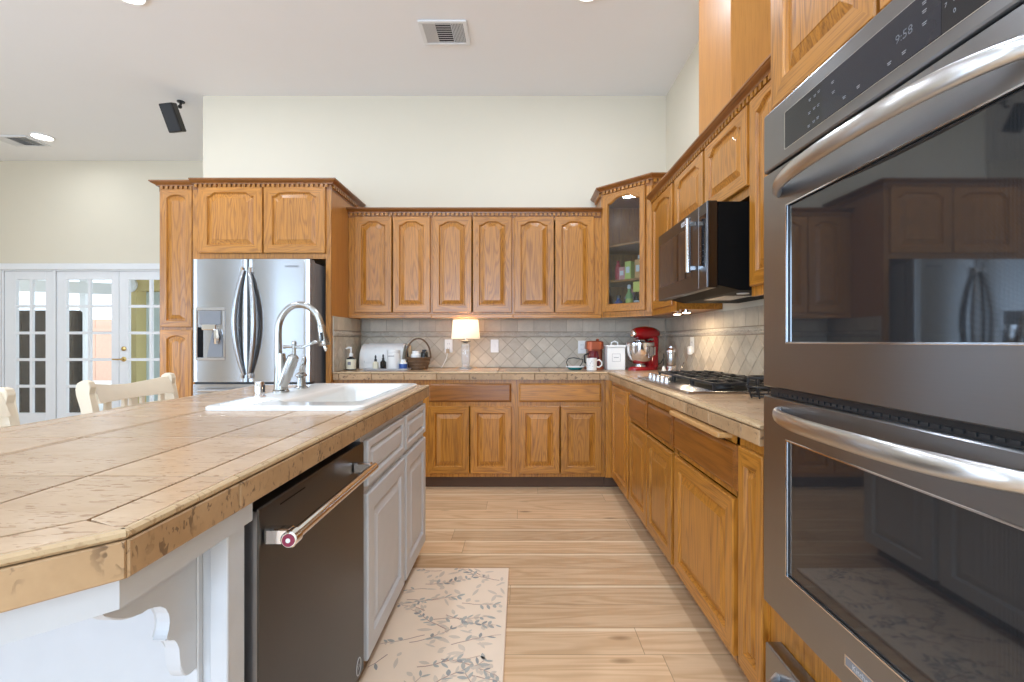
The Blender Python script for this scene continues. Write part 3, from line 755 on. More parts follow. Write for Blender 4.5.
for x0, x1 in zip([1.336] + frange(1.45, 3.5, .2515), frange(1.45, 3.5, .2515) + [3.62]): lip(mb, west(.70), x0 + .001, min(x1, 3.62) - .001)
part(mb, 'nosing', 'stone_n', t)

# island top
IX0, IX1, IY0, IY1, CH = -1.44, -.50, .36, 2.575, .25
ISL = [(IX1, IY1), (IX0, IY1), (IX0, IY0 + CH), (IX0 + CH, IY0), (IX1 - CH + .012, IY0), (IX1, IY0 + CH - .012 + .0)]
t = thing('island_worktop', 'large tan travertine tiled island worktop with chipped edges', 'worktop', (-.97, 1.4, CT - TE))
bed = inset(ISL, .020); SX0, SX1, SY0, SY1 = -1.085, -.582, 1.635, 2.493      # sink cut-out
def minus_sink(poly):
    """split a convex outline around the sink cut-out"""
    out = []
    for c in (((-1, 0), -SX0), ((1, 0), SX1)):
        q = clip(poly, c[0][0], c[0][1], c[1])
        if len(q) > 2: out.append(q)
    mid = clip(clip(poly, 1, 0, SX0), -1, 0, -SX1) if len(clip(poly, 1, 0, SX0)) > 2 else []
    if len(mid) > 2:
        for c in (((0, -1), -SY0), ((0, 1), SY1)):
            q = clip(mid, c[0][0], c[0][1], c[1])
            if len(q) > 2: out.append(q)
    return out
mb = MB()
for p in minus_sink(bed): plan(mb, p, CT - TE, CT - .008)
part(mb, 'bed', 'grout', t)
inner = inset(ISL, .082)
mb = MB(); xs = [-1.36, -1.10, -.772, -.40]; ys = [.18] + frange(.505, 2.6, .332)
for x0, x1 in zip([-1.5, -1.43 + .33, -.77], [-1.10, -.77, -.40]):
    for y0, y1 in zip(ys, ys[1:]):
        p = clip_to([(x0, y0), (x1, y0), (x1, y1), (x0, y1)], inner)
        if p:
            for q in minus_sink(p): mb.tile(q, UPZ, CT - .008, CT, .0028)
part(mb, 'top_tile_field', 'stone', t)
# border tiles and front edge, edge by edge
mbB, mbE, mbN = MB(), MB(), MB()
n = len(ISL); A_ = sum(ISL[i][0] * ISL[(i + 1) % n][1] - ISL[(i + 1) % n][0] * ISL[i][1] for i in range(n))
P_ = ISL if A_ > 0 else ISL[::-1]
Ii = inset(P_, .082)
for i in range(n):
    a, b = Vector(P_[i]), Vector(P_[(i + 1) % n]); L = (b - a).length; u = (b - a) / L; nn = Vector((u.y, -u.x))
    def near(p): return min(Ii, key=lambda q: (q[0] - p.x) ** 2 + (q[1] - p.y) ** 2)
    ia, ib = Vector(near(a)), Vector(near(b))
    trap = [tuple(a - nn * .010), tuple(b - nn * .010), tuple(ib), tuple(ia)]
    fr = Fr((a.x - nn.x * .02, a.y - nn.y * .02, 0), (u.x, u.y, 0), (nn.x, nn.y, 0))
    if abs(u.x) < 1e-6: cuts = [c for c in ([(y - a.y) * (1 if u.y > 0 else -1) for y in frange(.505, 2.6, .332)]) if .03 < c < L - .03]
    else: cuts = [c for c in frange(.33, L, .33) if c < L - .05]
    cuts = [0] + sorted(cuts) + [L]
    for c0, c1 in zip(cuts, cuts[1:]):
        seg = clip(clip(trap, u.x, u.y, u.x * (a.x + u.x * c0) + u.y * (a.y + u.y * c0)) if c0 > 0 else trap, -u.x, -u.y, -(u.x * (a.x + u.x * c1) + u.y * (a.y + u.y * c1))) if c1 < L else (clip(trap, u.x, u.y, u.x * (a.x + u.x * c0) + u.y * (a.y + u.y * c0)) if c0 > 0 else trap)
        if len(seg) > 2:
            mbB.tile(seg, UPZ, CT - .008, CT, .0028)
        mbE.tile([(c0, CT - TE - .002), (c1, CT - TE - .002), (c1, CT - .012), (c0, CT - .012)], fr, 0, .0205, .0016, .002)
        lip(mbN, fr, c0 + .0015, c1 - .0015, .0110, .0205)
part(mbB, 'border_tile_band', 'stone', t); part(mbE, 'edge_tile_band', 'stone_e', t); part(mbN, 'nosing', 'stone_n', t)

# ---------------------------------------------------------------- backsplash
def splash(fr, a0, a1, label, loc, ztop=1.348, step=.148, start=None):
    t = thing('backsplash', label, 'backsplash', loc)
    z0, zb, zs = CT + .001, 1.190, 1.240
    part(MB().box(a0, a1, .0005, .006, z0, ztop, 0, fr), 'grout_bed', 'grout_s', t)
    mb = MB()
    xs = [a0] + [x for x in frange(start if start is not None else a0 + .05, a1, step) if a0 + .005 < x < a1 - .005] + [a1]
    for x0, x1 in zip(xs, xs[1:]): mb.tile([(x0, zs), (x1, zs), (x1, ztop), (x0, ztop)], fr, .004, .010, .0016)
    part(mb, 'square_tile_row', 'stone_s', t)
    mb = MB()
    for x0 in frange(a0, a1 - .001, .20):
        x1 = min(a1, x0 + .20)
        if x1 - x0 < .004: continue
        prof = [(.004, zb + .003), (.010, zb + .005), (.015, zb + .014), (.015, zs - .014), (.010, zs - .005), (.004, zs - .003)]
        mb.loops([[fr(a, d_, v) for d_, v in prof] for a in (x0 + .001, x1 - .001)])
    rnd = random.Random(3)
    for k in range(int((a1 - a0) / .018)):
        a = a0 + .009 + k * .018; mb.lathe([(.007, 0), (.005, .004), (0, .0055)], fr(a, .015, (zb + zs) / 2 + rnd.uniform(-.003, .003)), 6, fr.n)
    part(mb, 'listello_band', 'stone_b', t)
    mb = MB(); h = .066; reg = [(a0, z0), (a1, z0), (a1, zb), (a0, zb)]
    for i in range(int((a0 - a0) / h) - 1, int((a1 - a0) / h) + 2):
        for j in range(0, 6):
            if (i + j) % 2: continue
            cx, cz = a0 + i * h, zb - j * h
            p = clip_to([(cx - h, cz), (cx, cz - h), (cx + h, cz), (cx, cz + h)], reg)
            if p: mb.tile(p, fr, .004, .010, .0018)
    part(mb, 'diamond_tile_field', 'stone_s', t)
    return t
splash(south(4.258), -1.438, 1.304, 'stone tile backsplash of diamonds and squares on the back wall', (0, 4.258, CT), start=-1.36)
splash(west(1.318), 1.342, 4.245, 'stone tile backsplash of diamonds behind the cooktop', (1.318, 2.8, CT), start=1.40)
splash(Fr((-1.4495, 0, 0), (0, 1, 0), (1, 0, 0)), 3.622, 4.245, 'short tiled backsplash on the side of the fridge panel', (-1.449, 3.9, CT), start=3.70)

# ---------------------------------------------------------------- island base
ZI = CT - TE - .003
FI = east(-.528)                                               # aisle face of the island, a = y
t = thing('kitchen_island', 'grey-white painted island end with bracket and apron under the worktop', 'island', (-.97, .85, 0))
mb = MB(); mb.box(-1.10, -.529, .852, .902, .0, ZI - .045, .002); mb.box(-1.10, -1.05, .9025, 2.52, 0, ZI - .045)
part(mb, 'end_panel', 'grey', t)
mb = MB(); mb.box(-.560, -.5275, .846, .852, 0, ZI - .046, .002); mb.box(-.60, -.575, .838, .852, .0, ZI - .046, .002)
part(mb, 'corner_stile', 'grey', t)
# apron ring under the top
mb = MB(); AP = inset(ISL, .016)
AP = [p for p in AP]
outer_, inner_ = AP, inset(AP, .020)
A2 = sum(AP[i][0] * AP[(i + 1) % len(AP)][1] - AP[(i + 1) % len(AP)][0] * AP[i][1] for i in range(len(AP)))
for i in range(len(outer_)):
    a, b = Vector(outer_[i]), Vector(outer_[(i + 1) % len(outer_)])
    ia = Vector(min(inner_, key=lambda q: (q[0] - a.x) ** 2 + (q[1] - a.y) ** 2)); ib = Vector(min(inner_, key=lambda q: (q[0] - b.x) ** 2 + (q[1] - b.y) ** 2))
    if min(a.y, b.y) > 2.5: continue
    q = [tuple(a), tuple(b), tuple(ib), tuple(ia)]
    if a.x > -.55 and b.x > -.55: q = clip(q, 0, -1, -.905)
    if len(q) > 2: plan(mb, q, ZI - .040, ZI)
part(mb, 'apron', 'grey', t)
def corbel(x0, x1, yb):
    """scrolled bracket in a vertical plane, back edge on the end panel"""
    zt = ZI - .041; d0 = yb - .838
    pts = [(.838, zt), (.622, zt), (.630, .800), (.640, .788), (.652, .773), (.666, .760), (.682, .750), (.700, .743), (.716, .740), (.728, .7395),
           (.742, .737), (.755, .731), (.766, .721), (.773, .708), (.7755, .694), (.7735, .681), (.769, .671), (.764, .666),
           (.774, .664), (.784, .659), (.791, .649), (.7945, .636), (.796, .620), (.798, .604), (.801, .592), (.806, .582), (.814, .575), (.824, .572), (.838, .571)]
    pr = [(y + d0, z) for y, z in pts]
    fr = Fr((x0, 0, 0), (0, 1, 0), (1, 0, 0))
    return MB().prism(pr, fr, 0, x1 - x0, .002)
part(corbel(-.602, -.577, .838), 'corbel', 'grey', t)
part(corbel(-1.06, -1.035, .852), 'corbel', 'grey', t)

t = thing('island_cabinet', 'grey-white painted sink cabinet with two doors at the island far end', 'cabinet', (-.6, 2.05, 0))
y0, y1 = 1.545, 2.545
mb = MB(); mb.box(y0, y0 + .016, -.50, -.02, .09, ZI, 0, FI); mb.box(y1 - .016, y1, -.50, -.02, .09, ZI, 0, FI); mb.box(y0 + .016, y1 - .016, -.50, -.02, .09, .106, 0, FI); mb.box(y0 + .016, y1 - .016, -.50, -.49, .106, .6, 0, FI)
part(mb, 'carcass', 'grey', t)
mb = MB(); frame_rails(mb, FI, [(y0, 1.585, .09, ZI), (2.045, 2.115, .09, ZI), (2.515, y1, .09, ZI)], [(a, b, v0, v1) for a, b in ((1.585, 2.045), (2.115, 2.515)) for v0, v1 in ((.09, .12), (.635, .675), (.81, ZI))], -.019, 0)
part(mb, 'face_frame', 'grey', t)
for a, b in ((1.572, 2.066), (2.098, 2.522)):
    part(panel_door(FI, a, b, .668, .822, .024, .024, 'flat', raise_w=.012), 'drawer_front', ['grey', 'grey'], t)
    part(panel_door(FI, a, b, .085, .642, .060, .062, 'flat'), 'door', ['grey', 'grey'], t)
part(MB().box(y0, y1, -.09, -.075, 0, .09, 0, FI), 'toe_kick', 'toe', t)

# ---------------------------------------------------------------- dishwasher
DY0, DY1 = .917, 1.537; FDW = east(-.552)
t = thing('dishwasher', 'black stainless dishwasher with bar handle built into the island', 'dishwasher', (-.8, 1.23, 0))
part(MB().box(DY0 + .004, DY1 - .004, -.48, -.002, .06, .838, 0, FDW), 'tub', 'black', t)
part(MB().box(DY0 + .02, DY1 - .02, -.06, -.03, 0, .06, 0, FDW), 'kick_plate', 'black', t)
dd = part(MB().box(DY0, DY1, 0, .040, .085, .826, .003, FDW), 'door', 'bsteel', t)
part(MB().box(DY0 - .0012, DY0, .002, .038, .09, .822, 0, FDW), 'door_edge', 'bsteel_l', t, under=dd)
hz, hd = .765, .098
hb = part(MB().tube([FDW(DY0 + .015, hd, hz), FDW(DY1 - .075, hd, hz)], .0125, 16), 'handle', 'chrome', t, under=dd)
mb = MB()
for a in (DY0 + .028, DY1 - .09):
    part(MB().prism([(a - .012, hz - .016), (a + .012, hz - .016), (a + .012, hz + .016), (a - .012, hz + .016)], FDW, .0402, hd - .004, .003), 'handle_bracket', 'chrome', t, under=dd)
mb = MB(); mb.lathe([(.0165, .016), (.0165, -.008), (.014, -.010), (.0, -.0101)], FDW(DY0 + .012, hd, hz), 24, (0, 1, 0)); part(mb, 'handle_end_cap', 'chrome', t, under=dd)
mb = MB(); mb.lathe([(.0125, 0), (.0125, -.001), (0, -.0011)], FDW(DY0 + .0018, hd, hz), 24, (0, 1, 0)); part(mb, 'badge', 'medal', t, 'dark red round badge', under=dd)
mb = MB(); mb.lathe([(.0045, 0), (.0045, -.001), (0, -.0011)], FDW(DY0 + .0008, hd, hz), 16, (0, 1, 0)); part(mb, 'badge_mark', 'paper', t, under=dd)
mb = MB(); mb.box(DY0 + .085, DY0 + .20, .0400, .0408, .806, .8085, 0, FDW); part(mb, 'vent_slot', 'blackm', t, under=dd)
mb = MB()
c = FDW(DY1 - .05, .0402, .125); mb.tube([c + Vector((0, math.cos(a) * .020, math.sin(a) * .026)) for a in [k / 20 * 2 * math.pi for k in range(21)]], .0016, 6)
mb.text('W', .026, Fr((FDW.o.x, 0, 0), (0, 1, 0), (1, 0, 0)), DY1 - .05, .125, .0412); part(mb, 'sticker', 'lgrey', t, 'pale oval mark', under=dd)

# ---------------------------------------------------------------- sink and faucet
t = thing('sink', 'white drop-in sink set into the island worktop', 'sink', (-.82, 2.06, CT))
mb = MB(); mb.sm = True
def rrect(x0, x1, y0, y1, r, z, n=6):
    pts = []
    for cx, cy, a0 in ((x1 - r, y1 - r, 0), (x0 + r, y1 - r, 90), (x0 + r, y0 + r, 180), (x1 - r, y0 + r, 270)):
        for k in range(n + 1): a = R(a0 + 90 * k / n); pts.append((cx + r * math.cos(a), cy + r * math.sin(a), z))
    return pts
bx0, bx1, by0, by1 = -.905, -.612, 1.755, 2.455
mb.loops([rrect(-1.10, -.545, 1.612, 2.515, .04, CT + .0005), rrect(-1.10, -.545, 1.612, 2.515, .04, CT + .010), rrect(-1.094, -.551, 1.618, 2.509, .036, CT + .015),
          rrect(-1.08, -.565, 1.632, 2.495, .03, CT + .0155), rrect(bx0 - .012, bx1 + .012, by0 - .012, by1 + .012, .06, CT + .0145), rrect(bx0, bx1, by0, by1, .06, CT + .006), rrect(bx0 + .006, bx1 - .006, by0 + .006, by1 - .006, .055, CT - .02),
          rrect(bx0 + .02, bx1 - .02, by0 + .02, by1 - .02, .05, CT - .17), rrect(bx0 + .05, bx1 - .05, by0 + .05, by1 - .05, .04, CT - .19)], cap0=False)
mb.loops([rrect(bx0 - .02, bx1 + .02, by0 - .02, by1 + .02, .06, CT - .002), rrect(bx0, bx1, by0, by1, .05, CT - .205)], cap0=False)
part(mb, 'basin', 'porcelain', t, angle=50)
mb = MB()
for k in range(7): mb.tube([(-1.06 + .016 * k * .0 + .0, 1.66 + .028 * k, CT + .0155), (-.945, 1.66 + .028 * k, CT + .0155)], .0025, 6)
part(mb, 'drain_ridge', 'porcelain', t)
part(MB().lathe([(.04, -.0), (.04, .004), (.03, .005), (.0, .003)], (-.752, 2.11, CT - .1895), 20), 'drain', 'chrome', t)
ZD = CT + .0155
t = thing('faucet', 'brushed nickel gooseneck pull-down faucet at the sink', 'faucet', (-1.06, 2.07, ZD))
bx, by = -1.055, 2.07
mb = MB(); mb.lathe([(.034, 0), (.034, .006), (.028, .012), (.026, .06), (.022, .13), (.0175, .17)], (bx, by, ZD), 24); part(mb, 'base', 'nickel', t)
pts = [(bx - .008, by, ZD + .02), (bx - .012, by, ZD + .15), (bx - .012, by, ZD + .26)]
for k in range(1, 15):
    a = math.pi - k / 14 * math.pi * .93; pts.append((bx + .083 + .095 * math.cos(a), by, ZD + .27 + .115 * math.sin(a)))
rs = [.019, .0165] + [.0145] * (len(pts) - 2)
part(MB().tube(pts, rs, 14), 'spout', 'nickel', t)
e, d_ = Vector(pts[-1]), (Vector(pts[-1]) - Vector(pts[-2])).normalized()
d_ = Vector((.20, 0, -1)).normalized()
sp_ = part(MB().tube([e, e + d_ * .012, e + d_ * .03, e + d_ * .085, e + d_ * .092], [.0155, .0175, .0175, .0235, .021], 16), 'spray_head', 'nickel', t)
mb = MB(); q = e + d_ * .055; mb.tube([q + Vector((.0, -.021, .020)), q + Vector((.004, -.0225, -.016))], .006, 8); part(mb, 'spray_button', 'black', t, under=sp_)
part(MB().tube([e + d_ * .092, e + d_ * .105, e + d_ * .118], [.007, .009, .004], 8), 'nozzle', 'chrome', t, under=sp_)
hb_ = Vector((bx + .012, by - .01, ZD + .03)); ht_ = Vector((bx + .062, by - .015, ZD + .155))
vb = part(MB().tube([hb_, hb_.lerp(ht_, .4), hb_.lerp(ht_, .85), ht_, ht_ + Vector((.003, 0, .010))], [.022, .025, .024, .023, .012], 16), 'valve_body', 'nickel', t)
st_ = ht_ + Vector((.003, 0, .01))
mb = MB(); mb.tube([st_, st_ + Vector((0, 0, .045))], [.009, .008], 10); mb.lathe([(.004, -.012), (.011, -.004), (.011, .004), (.004, .012)], st_ + Vector((0, 0, .05)), 12); mb.tube([st_ + Vector((-.045, 0, .034)), st_ + Vector((-.03, 0, .034)), st_ + Vector((0, 0, .034))], [.009, .006, .006], 8)
part(mb, 'cross_stem', 'nickel', t, under=vb)
part(MB().tube([st_ + Vector((0, 0, .034)), st_ + Vector((.045, -.01, .033)), st_ + Vector((.075, -.02, .045)), st_ + Vector((.105, -.03, .056)), st_ + Vector((.118, -.032, .056))], [.007, .006, .006, .008, .005], 10), 'lever', 'nickel', t, under=vb)
t = thing('side_sprayer', 'short nickel side sprayer standing behind the faucet', 'sprayer', (-1.045, 2.24, ZD))
mb = MB(); mb.lathe([(.030, 0), (.030, .005), (.020, .012), (.017, .05), (.026, .058), (.026, .066), (.012, .075)], (-1.045, 2.24, ZD), 16); part(mb, 'collar', 'nickel', t)
part(MB().tube([(-1.045, 2.24, ZD + .07), (-1.038, 2.24, ZD + .10), (-1.030, 2.24, ZD + .135), (-1.028, 2.24, ZD + .15)], [.010, .014, .011, .006], 10), 'spray_wand', 'nickel', t)
t = thing('air_gap', 'small chrome cylinder cap standing left of the faucet', 'air gap', (-1.055, 1.90, ZD))
part(MB().lathe([(.024, 0), (.024, .004), (.0185, .006), (.0185, .058), (.016, .062), (0, .0625)], (-1.055, 1.90, ZD), 20), 'cap', 'chrome', t)
part(MB().box(-1.0405, -1.0355, 1.894, 1.906, ZD + .018, ZD + .048), 'slot', 'black', t)

# ---------------------------------------------------------------- oven tower
XO = .66; FT = west(.71); TY0, TY1 = .494, 1.334
t = thing('oven_cabinet', 'tall oak cabinet that houses the double wall oven', 'cabinet', (.71, .9, 0))
mb = MB(); mb.box(TY1 - .019, TY1, -.605, -.02, .0, 2.45, 0, FT); part(mb, 'side_panel', 'wz', t)
mb = MB(); mb.box(TY0, TY0 + .019, -.605, -.02, .0, 2.45, 0, FT); part(mb, 'side_panel', 'wz', t)
mb = MB(); frame_rails(mb, FT, [(TY0, TY0 + .045, .0, 2.45), (TY1 - .045, TY1, .0, 2.45)], [(TY0 + .045, TY1 - .045, .30, .47), (TY0 + .045, TY1 - .045, 1.745, 1.81), (TY0 + .045, TY1 - .045, 2.36, 2.45), (TY0 + .045, TY1 - .045, 0, .10)])
part(mb, 'face_frame', 'wz', t)
part(MB().box(TY0 + .02, TY1 - .02, -.60, -.02, 1.79, 1.81, 0, FT), 'shelf', 'wy', t)
for a, b in ((.918, TY1 - .034), (TY0 + .010, .908)): part(panel_door(FT, a, b, 1.788, 2.37, .060, .062, 'wide', .035), 'door', ['wz', 'wy'], t)

OY0, OY1 = .520, 1.278
t = thing('wall_oven', 'stainless double wall oven in the tall oak cabinet', 'oven', (.72, .9, .45))
FO = west(.705)                                                # flush plane just proud of the face frame
DO = .045                                                      # door front, proud of FO
part(MB().box(OY0 + .03, OY1 - .03, -.55, -.022, .475, 1.74, 0, FO), 'housing', 'black', t)
mb = MB(); mb.box(OY0, OY1, .0, .010, .452, 1.760, 0, FO); part(mb, 'trim_frame', 'black', t)
cp = MB(); cp.box(OY0, OY1, .010, DO, 1.605, 1.763, .006, FO, 2); cp = part(cp, 'control_panel', 'ovsteel', t)
part(MB().box(OY0 + .10, OY1 - .105, DO, DO + .0012, 1.632, 1.725, 0, FO), 'panel_trim', 'chrome', t, under=cp)
part(MB().box(OY0 + .103, OY1 - .108, DO + .0012, DO + .0020, 1.634, 1.723, 0, FO), 'panel_glass', 'paneld', t, under=cp)
part(MB().box(.735, 1.025, DO + .0020, DO + .0024, 1.634, 1.723, 0, FO), 'display', 'panel2', t, under=cp)
FOt = Fr((FO.o.x, 0, 0), (0, -1, 0), (-1, 0, 0))               # a = -y so that lettering reads left to right
mb = MB(); mb.text('9:58', .022, FOt, -.806, 1.680, DO + .0027); part(mb, 'clock_digits', 'digit', t, under=cp)
mb = MB()
rows_ = [(1.068, 1.703), (1.050, 1.703), (1.036, 1.705), (1.070, 1.674), (1.052, 1.676), (1.038, 1.676), (1.072, 1.645), (1.054, 1.647), (1.040, 1.649),
         (.990, 1.700), (.988, 1.678), (.955, 1.650), (.915, 1.650), (.838, 1.650), (.806, 1.650), (.765, 1.706), (.765, 1.692), (.765, 1.672)]
for a, v in rows_:
    mb.box(a - .0045, a + .0045, DO + .0024, DO + .0027, v + .001, v + .0023, 0, FO); mb.box(a - .0035, a + .0035, DO + .0024, DO + .0027, v - .0023, v - .0010, 0, FO)
part(mb, 'key_legend', 'legend', t, under=cp)
mb = MB()
for k, (tx, a, v) in enumerate((('1', .727, 1.710), ('2', .712, 1.710), ('3', .697, 1.710), ('4', .727, 1.692), ('5', .712, 1.692), ('6', .697, 1.692), ('7', .727, 1.674), ('8', .712, 1.674), ('9', .697, 1.674), ('0', .712, 1.656))):
    mb.text(tx, .010, FOt, -a, v, DO + .0024)
part(mb, 'keypad_digits', 'legend', t, under=cp)

def oven_door(v0, v1, w0, w1, hz):
    """steel frame round a dark window, with a long bowed handle"""
    wy0, wy1 = OY0 + .075, OY1 - .108
    mb = MB()
    def rc(i, d): return [FO(OY0 + i, d, v0 + i), FO(OY1 - i, d, v0 + i), FO(OY1 - i, d, v1 - i), FO(OY0 + i, d, v1 - i)]
    def wi(i, d): return [FO(wy0 + i, d, w0 + i), FO(wy1 - i, d, w0 + i), FO(wy1 - i, d, w1 - i), FO(wy0 + i, d, w1 - i)]
    mb.loops([rc(.006, .012), rc(0, .018), rc(0, DO - .004), rc(.003, DO), wi(0, DO), wi(.002, DO - .004), wi(.002, .020), rc(.006, .012)], False, False)
    dd = part(mb, 'door', 'ovsteel', t)
    mb = MB(); mb.loops([wi(-.001, DO + .0004), wi(.0, DO + .0012), wi(.003, DO + .0012), wi(.003, DO - .002)], False, False); part(mb, 'window_trim', 'chrome', t, under=dd)
    mb = MB(); mb.loops([wi(.003, .020), wi(.003, DO - .006)], True, True); part(mb, 'window', 'ovglass', t, under=dd)
    pts, rr = [], []
    for k in range(33):
        u = k / 32; s = abs(2 * u - 1); y = OY0 + .072 + (OY1 - OY0 - .144) * u
        out = DO - .004 + .068 * (1 - s ** 2.6) ** .75
        pts.append(FO(y, out, hz)); rr.append(.0185 - .0035 * s ** 4)
    part(MB().tube(pts, rr, 16, True, .62, up=(0, 0, 1)), 'handle', 'ovbar', t, under=dd)
    return dd
oven_door(1.033, 1.600, 1.150, 1.494, 1.536)
ld = oven_door(.453, 1.009, .570, .909, .972)
mb = MB(); mb.box(.835, .955, DO, DO + .0015, .497, .520, 0, FO); nb = part(mb, 'name_plate', 'chrome', t, under=ld)
mb = MB(); mb.box(.838, .952, DO + .0015, DO + .0019, .500, .517, 0, FO); part(mb, 'name_plate_field', 'mgrey', t, under=ld)
mb = MB(); mb.text('KitchenAid', .0165, FOt, -.895, .508, DO + .0022); part(mb, 'lettering', 'lgrey', t, under=ld)
mb = MB()
for k in range(34): mb.box(OY0 + .03 + k * .0205, OY0 + .044 + k * .0205, .0302, .0325, 1.014, 1.020, 0, FO)
part(mb, 'vent_grille', 'iron', t)
part(MB().box(OY0 + .006, OY1 - .010, .0102, .030, 1.0095, 1.0325, 0, FO), 'vent_recess', 'black', t)

t = thing('warming_drawer', 'stainless drawer front at floor level under the double oven', 'drawer', (.7, .9, .1))
mb = MB(); FW = west(.709); mb.box(OY0, OY1, .0005, .044, .10, .339, .004, FW, 2); w_ = part(mb, 'drawer_front', 'ovsteel', t)
mb = MB(); mb.tube([FW(OY0 + .06, .040, .285), FW(OY0 + .09, .078, .285), FW(.9, .088, .285), FW(OY1 - .09, .078, .285), FW(OY1 - .06, .040, .285)], .011, 10); part(mb, 'handle', 'ovbar', t, under=w_)

# ---------------------------------------------------------------- microwave
MY0, MY1, MZ0, MZ1 = 2.102, 2.846, 1.395, 1.785; FM = west(.883)
t = thing('microwave', 'black stainless over-range microwave hung above the cooktop', 'microwave', (1.1, 2.47, MZ0))
mb = MB(); mb.prism([(0, MZ0 + .012), (.10, MZ0 - .012), (.432, MZ0 - .012), (.432, MZ1 - .004), (0, MZ1 - .004)], Fr((.884, 0, 0), (1, 0, 0), (0, 1, 0)), MY0 + .004, MY1 - .004, .002); part(mb, 'body', 'blackm', t)
yd = 2.202                                                     # door / control split
dm = part(MB().box(MY0, MY1, 0, .048, MZ0, MZ1, .004, FM), 'front', 'bsteel', t)
part(MB().box(yd - .001, yd + .001, .048, .0486, MZ0 + .002, MZ1 - .002, 0, FM), 'door_gap', 'lgrey', t, under=dm)
part(MB().box(MY0 + .002, MY0 + .005, .048, .0486, MZ0 + .002, MZ1 - .002, 0, FM), 'edge_strip', 'lgrey', t, under=dm)
part(MB().box(yd + .085, MY1 - .03, .048, .0490, MZ0 + .075, MZ1 - .065, 0, FM), 'window', 'blackglass', t, under=dm)
part(MB().box(MY0 + .012, yd - .006, .048, .0492, MZ0 + .095, MZ1 - .055, 0, FM), 'keypad', 'blackglass', t, under=dm)
part(MB().tube([FM(yd + .030, .088, MZ0 + .085), FM(yd + .030, .088, MZ1 - .05)], .013, 14), 'handle', 'chrome', t, under=dm)
for v in (MZ0 + .105, MZ1 - .075): part(MB().box(yd + .020, yd + .040, .0495, .086, v - .012, v + .012, .003, FM), 'handle_bracket', 'chrome', t, under=dm)
FMt = Fr((FM.o.x, 0, 0), (0, -1, 0), (-1, 0, 0))
pl = part(MB().box(yd + .11, yd + .235, .048, .0495, MZ1 - .045, MZ1 - .022, 0, FM), 'name_plate', 'lgrey', t, under=dm)
mb = MB(); mb.text('KitchenAid', .020, FMt, -(yd + .1725), MZ1 - .0335, .0498); part(mb, 'lettering', 'dgrey', t, under=dm)
mb = MB(); mb.box(MY0 + .12, MY0 + .16, .0492, .0496, MZ1 - .10, MZ1 - .075, 0, FM)
for r_ in range(4):
    for c_ in range(3): mb.box(MY0 + .040 + .035 * c_, MY0 + .046 + .035 * c_, .0492, .0495, MZ0 + .12 + .026 * r_, MZ0 + .123 + .026 * r_, 0, FM)
part(mb, 'key_legend', 'digit', t, under=dm)
part(MB().box(1.12, 1.123, MY0 + .0025, MY0 + .0042, MZ0 + .10, MZ0 + .22), 'side_slot', 'mgrey', t)
part(MB().box(1.02, 1.17, 2.35, 2.62, MZ0 - .0135, MZ0 - .0122), 'grease_filter', 'steel', t)
part(MB().lathe([(.028, 0), (.028, -.004), (0, -.005)], (1.06, 2.24, MZ0 - .0123), 16), 'hood_light', 'plastic', t, 'lit warm lamp')
area('hood_lamp', (1.06, 2.28, MZ0 - .03), (0, 0, 0), .07, .07, 1.2, (1, .78, .50), 'DISK')
for i, (px_, py_) in enumerate(((1.10, 3.30), (1.10, 3.12))):
    t = thing('puck_light', ('farther', 'nearer')[i] + ' warm puck light under the cabinet left of the microwave', 'lamp', (px_, py_, ZU0), 'puck lights under the wall cabinet')
    part(MB().lathe([(.034, .012), (.034, -.004), (.028, -.008)], (px_, py_, ZU0), 18), 'housing', 'chrome', t)
    part(MB().lathe([(.026, -.0082), (.022, -.012), (0, -.013)], (px_, py_, ZU0), 18), 'lens', 'warm', t)
    area('puck_lamp', (px_, py_, ZU0 - .02), (0, 0, 0), .05, .05, 1.3, (1, .82, .58), 'DISK')

# ---------------------------------------------------------------- cooktop
t = thing('cooktop', 'stainless gas cooktop with black iron grates in the right worktop', 'cooktop', (1.01, 2.57, CT))
KX0, KX1, KY0, KY1 = .752, 1.262, 2.120, 3.030
mb = MB(); mb.box(KX0, KX1, KY0, KY1, CT + .0005, CT + .012, .004, WORLD, 2); part(mb, 'steel_tray', 'steel', t)
part(MB().box(KX0 + .13, KX1 - .02, KY0 + .03, KY1 - .03, CT + .012, CT + .0135, 0), 'burner_pan', 'blackm', t)
for k in range(5):
    y = 2.615 + .082 * k
    part(MB().lathe([(.022, 0), (.022, .004), (.017, .006), (.016, .024), (.013, .028), (0, .0285)], (KX0 + .065, y, CT + .012), 18), 'knob', 'chrome', t)
for gy in (2.27, 2.575, 2.88):
    for gx in ((.98, 1.15) if gy != 2.575 else (1.07,)):
        r_ = .036 if gy != 2.575 else .05
        mb = MB(); mb.lathe([(r_ + .012, .0), (r_ + .012, .006), (r_, .008), (r_, .016), (r_ - .006, .020), (0, .021)], (gx, gy, CT + .0136), 20); part(mb, 'burner', 'iron', t)
zg = CT + .045
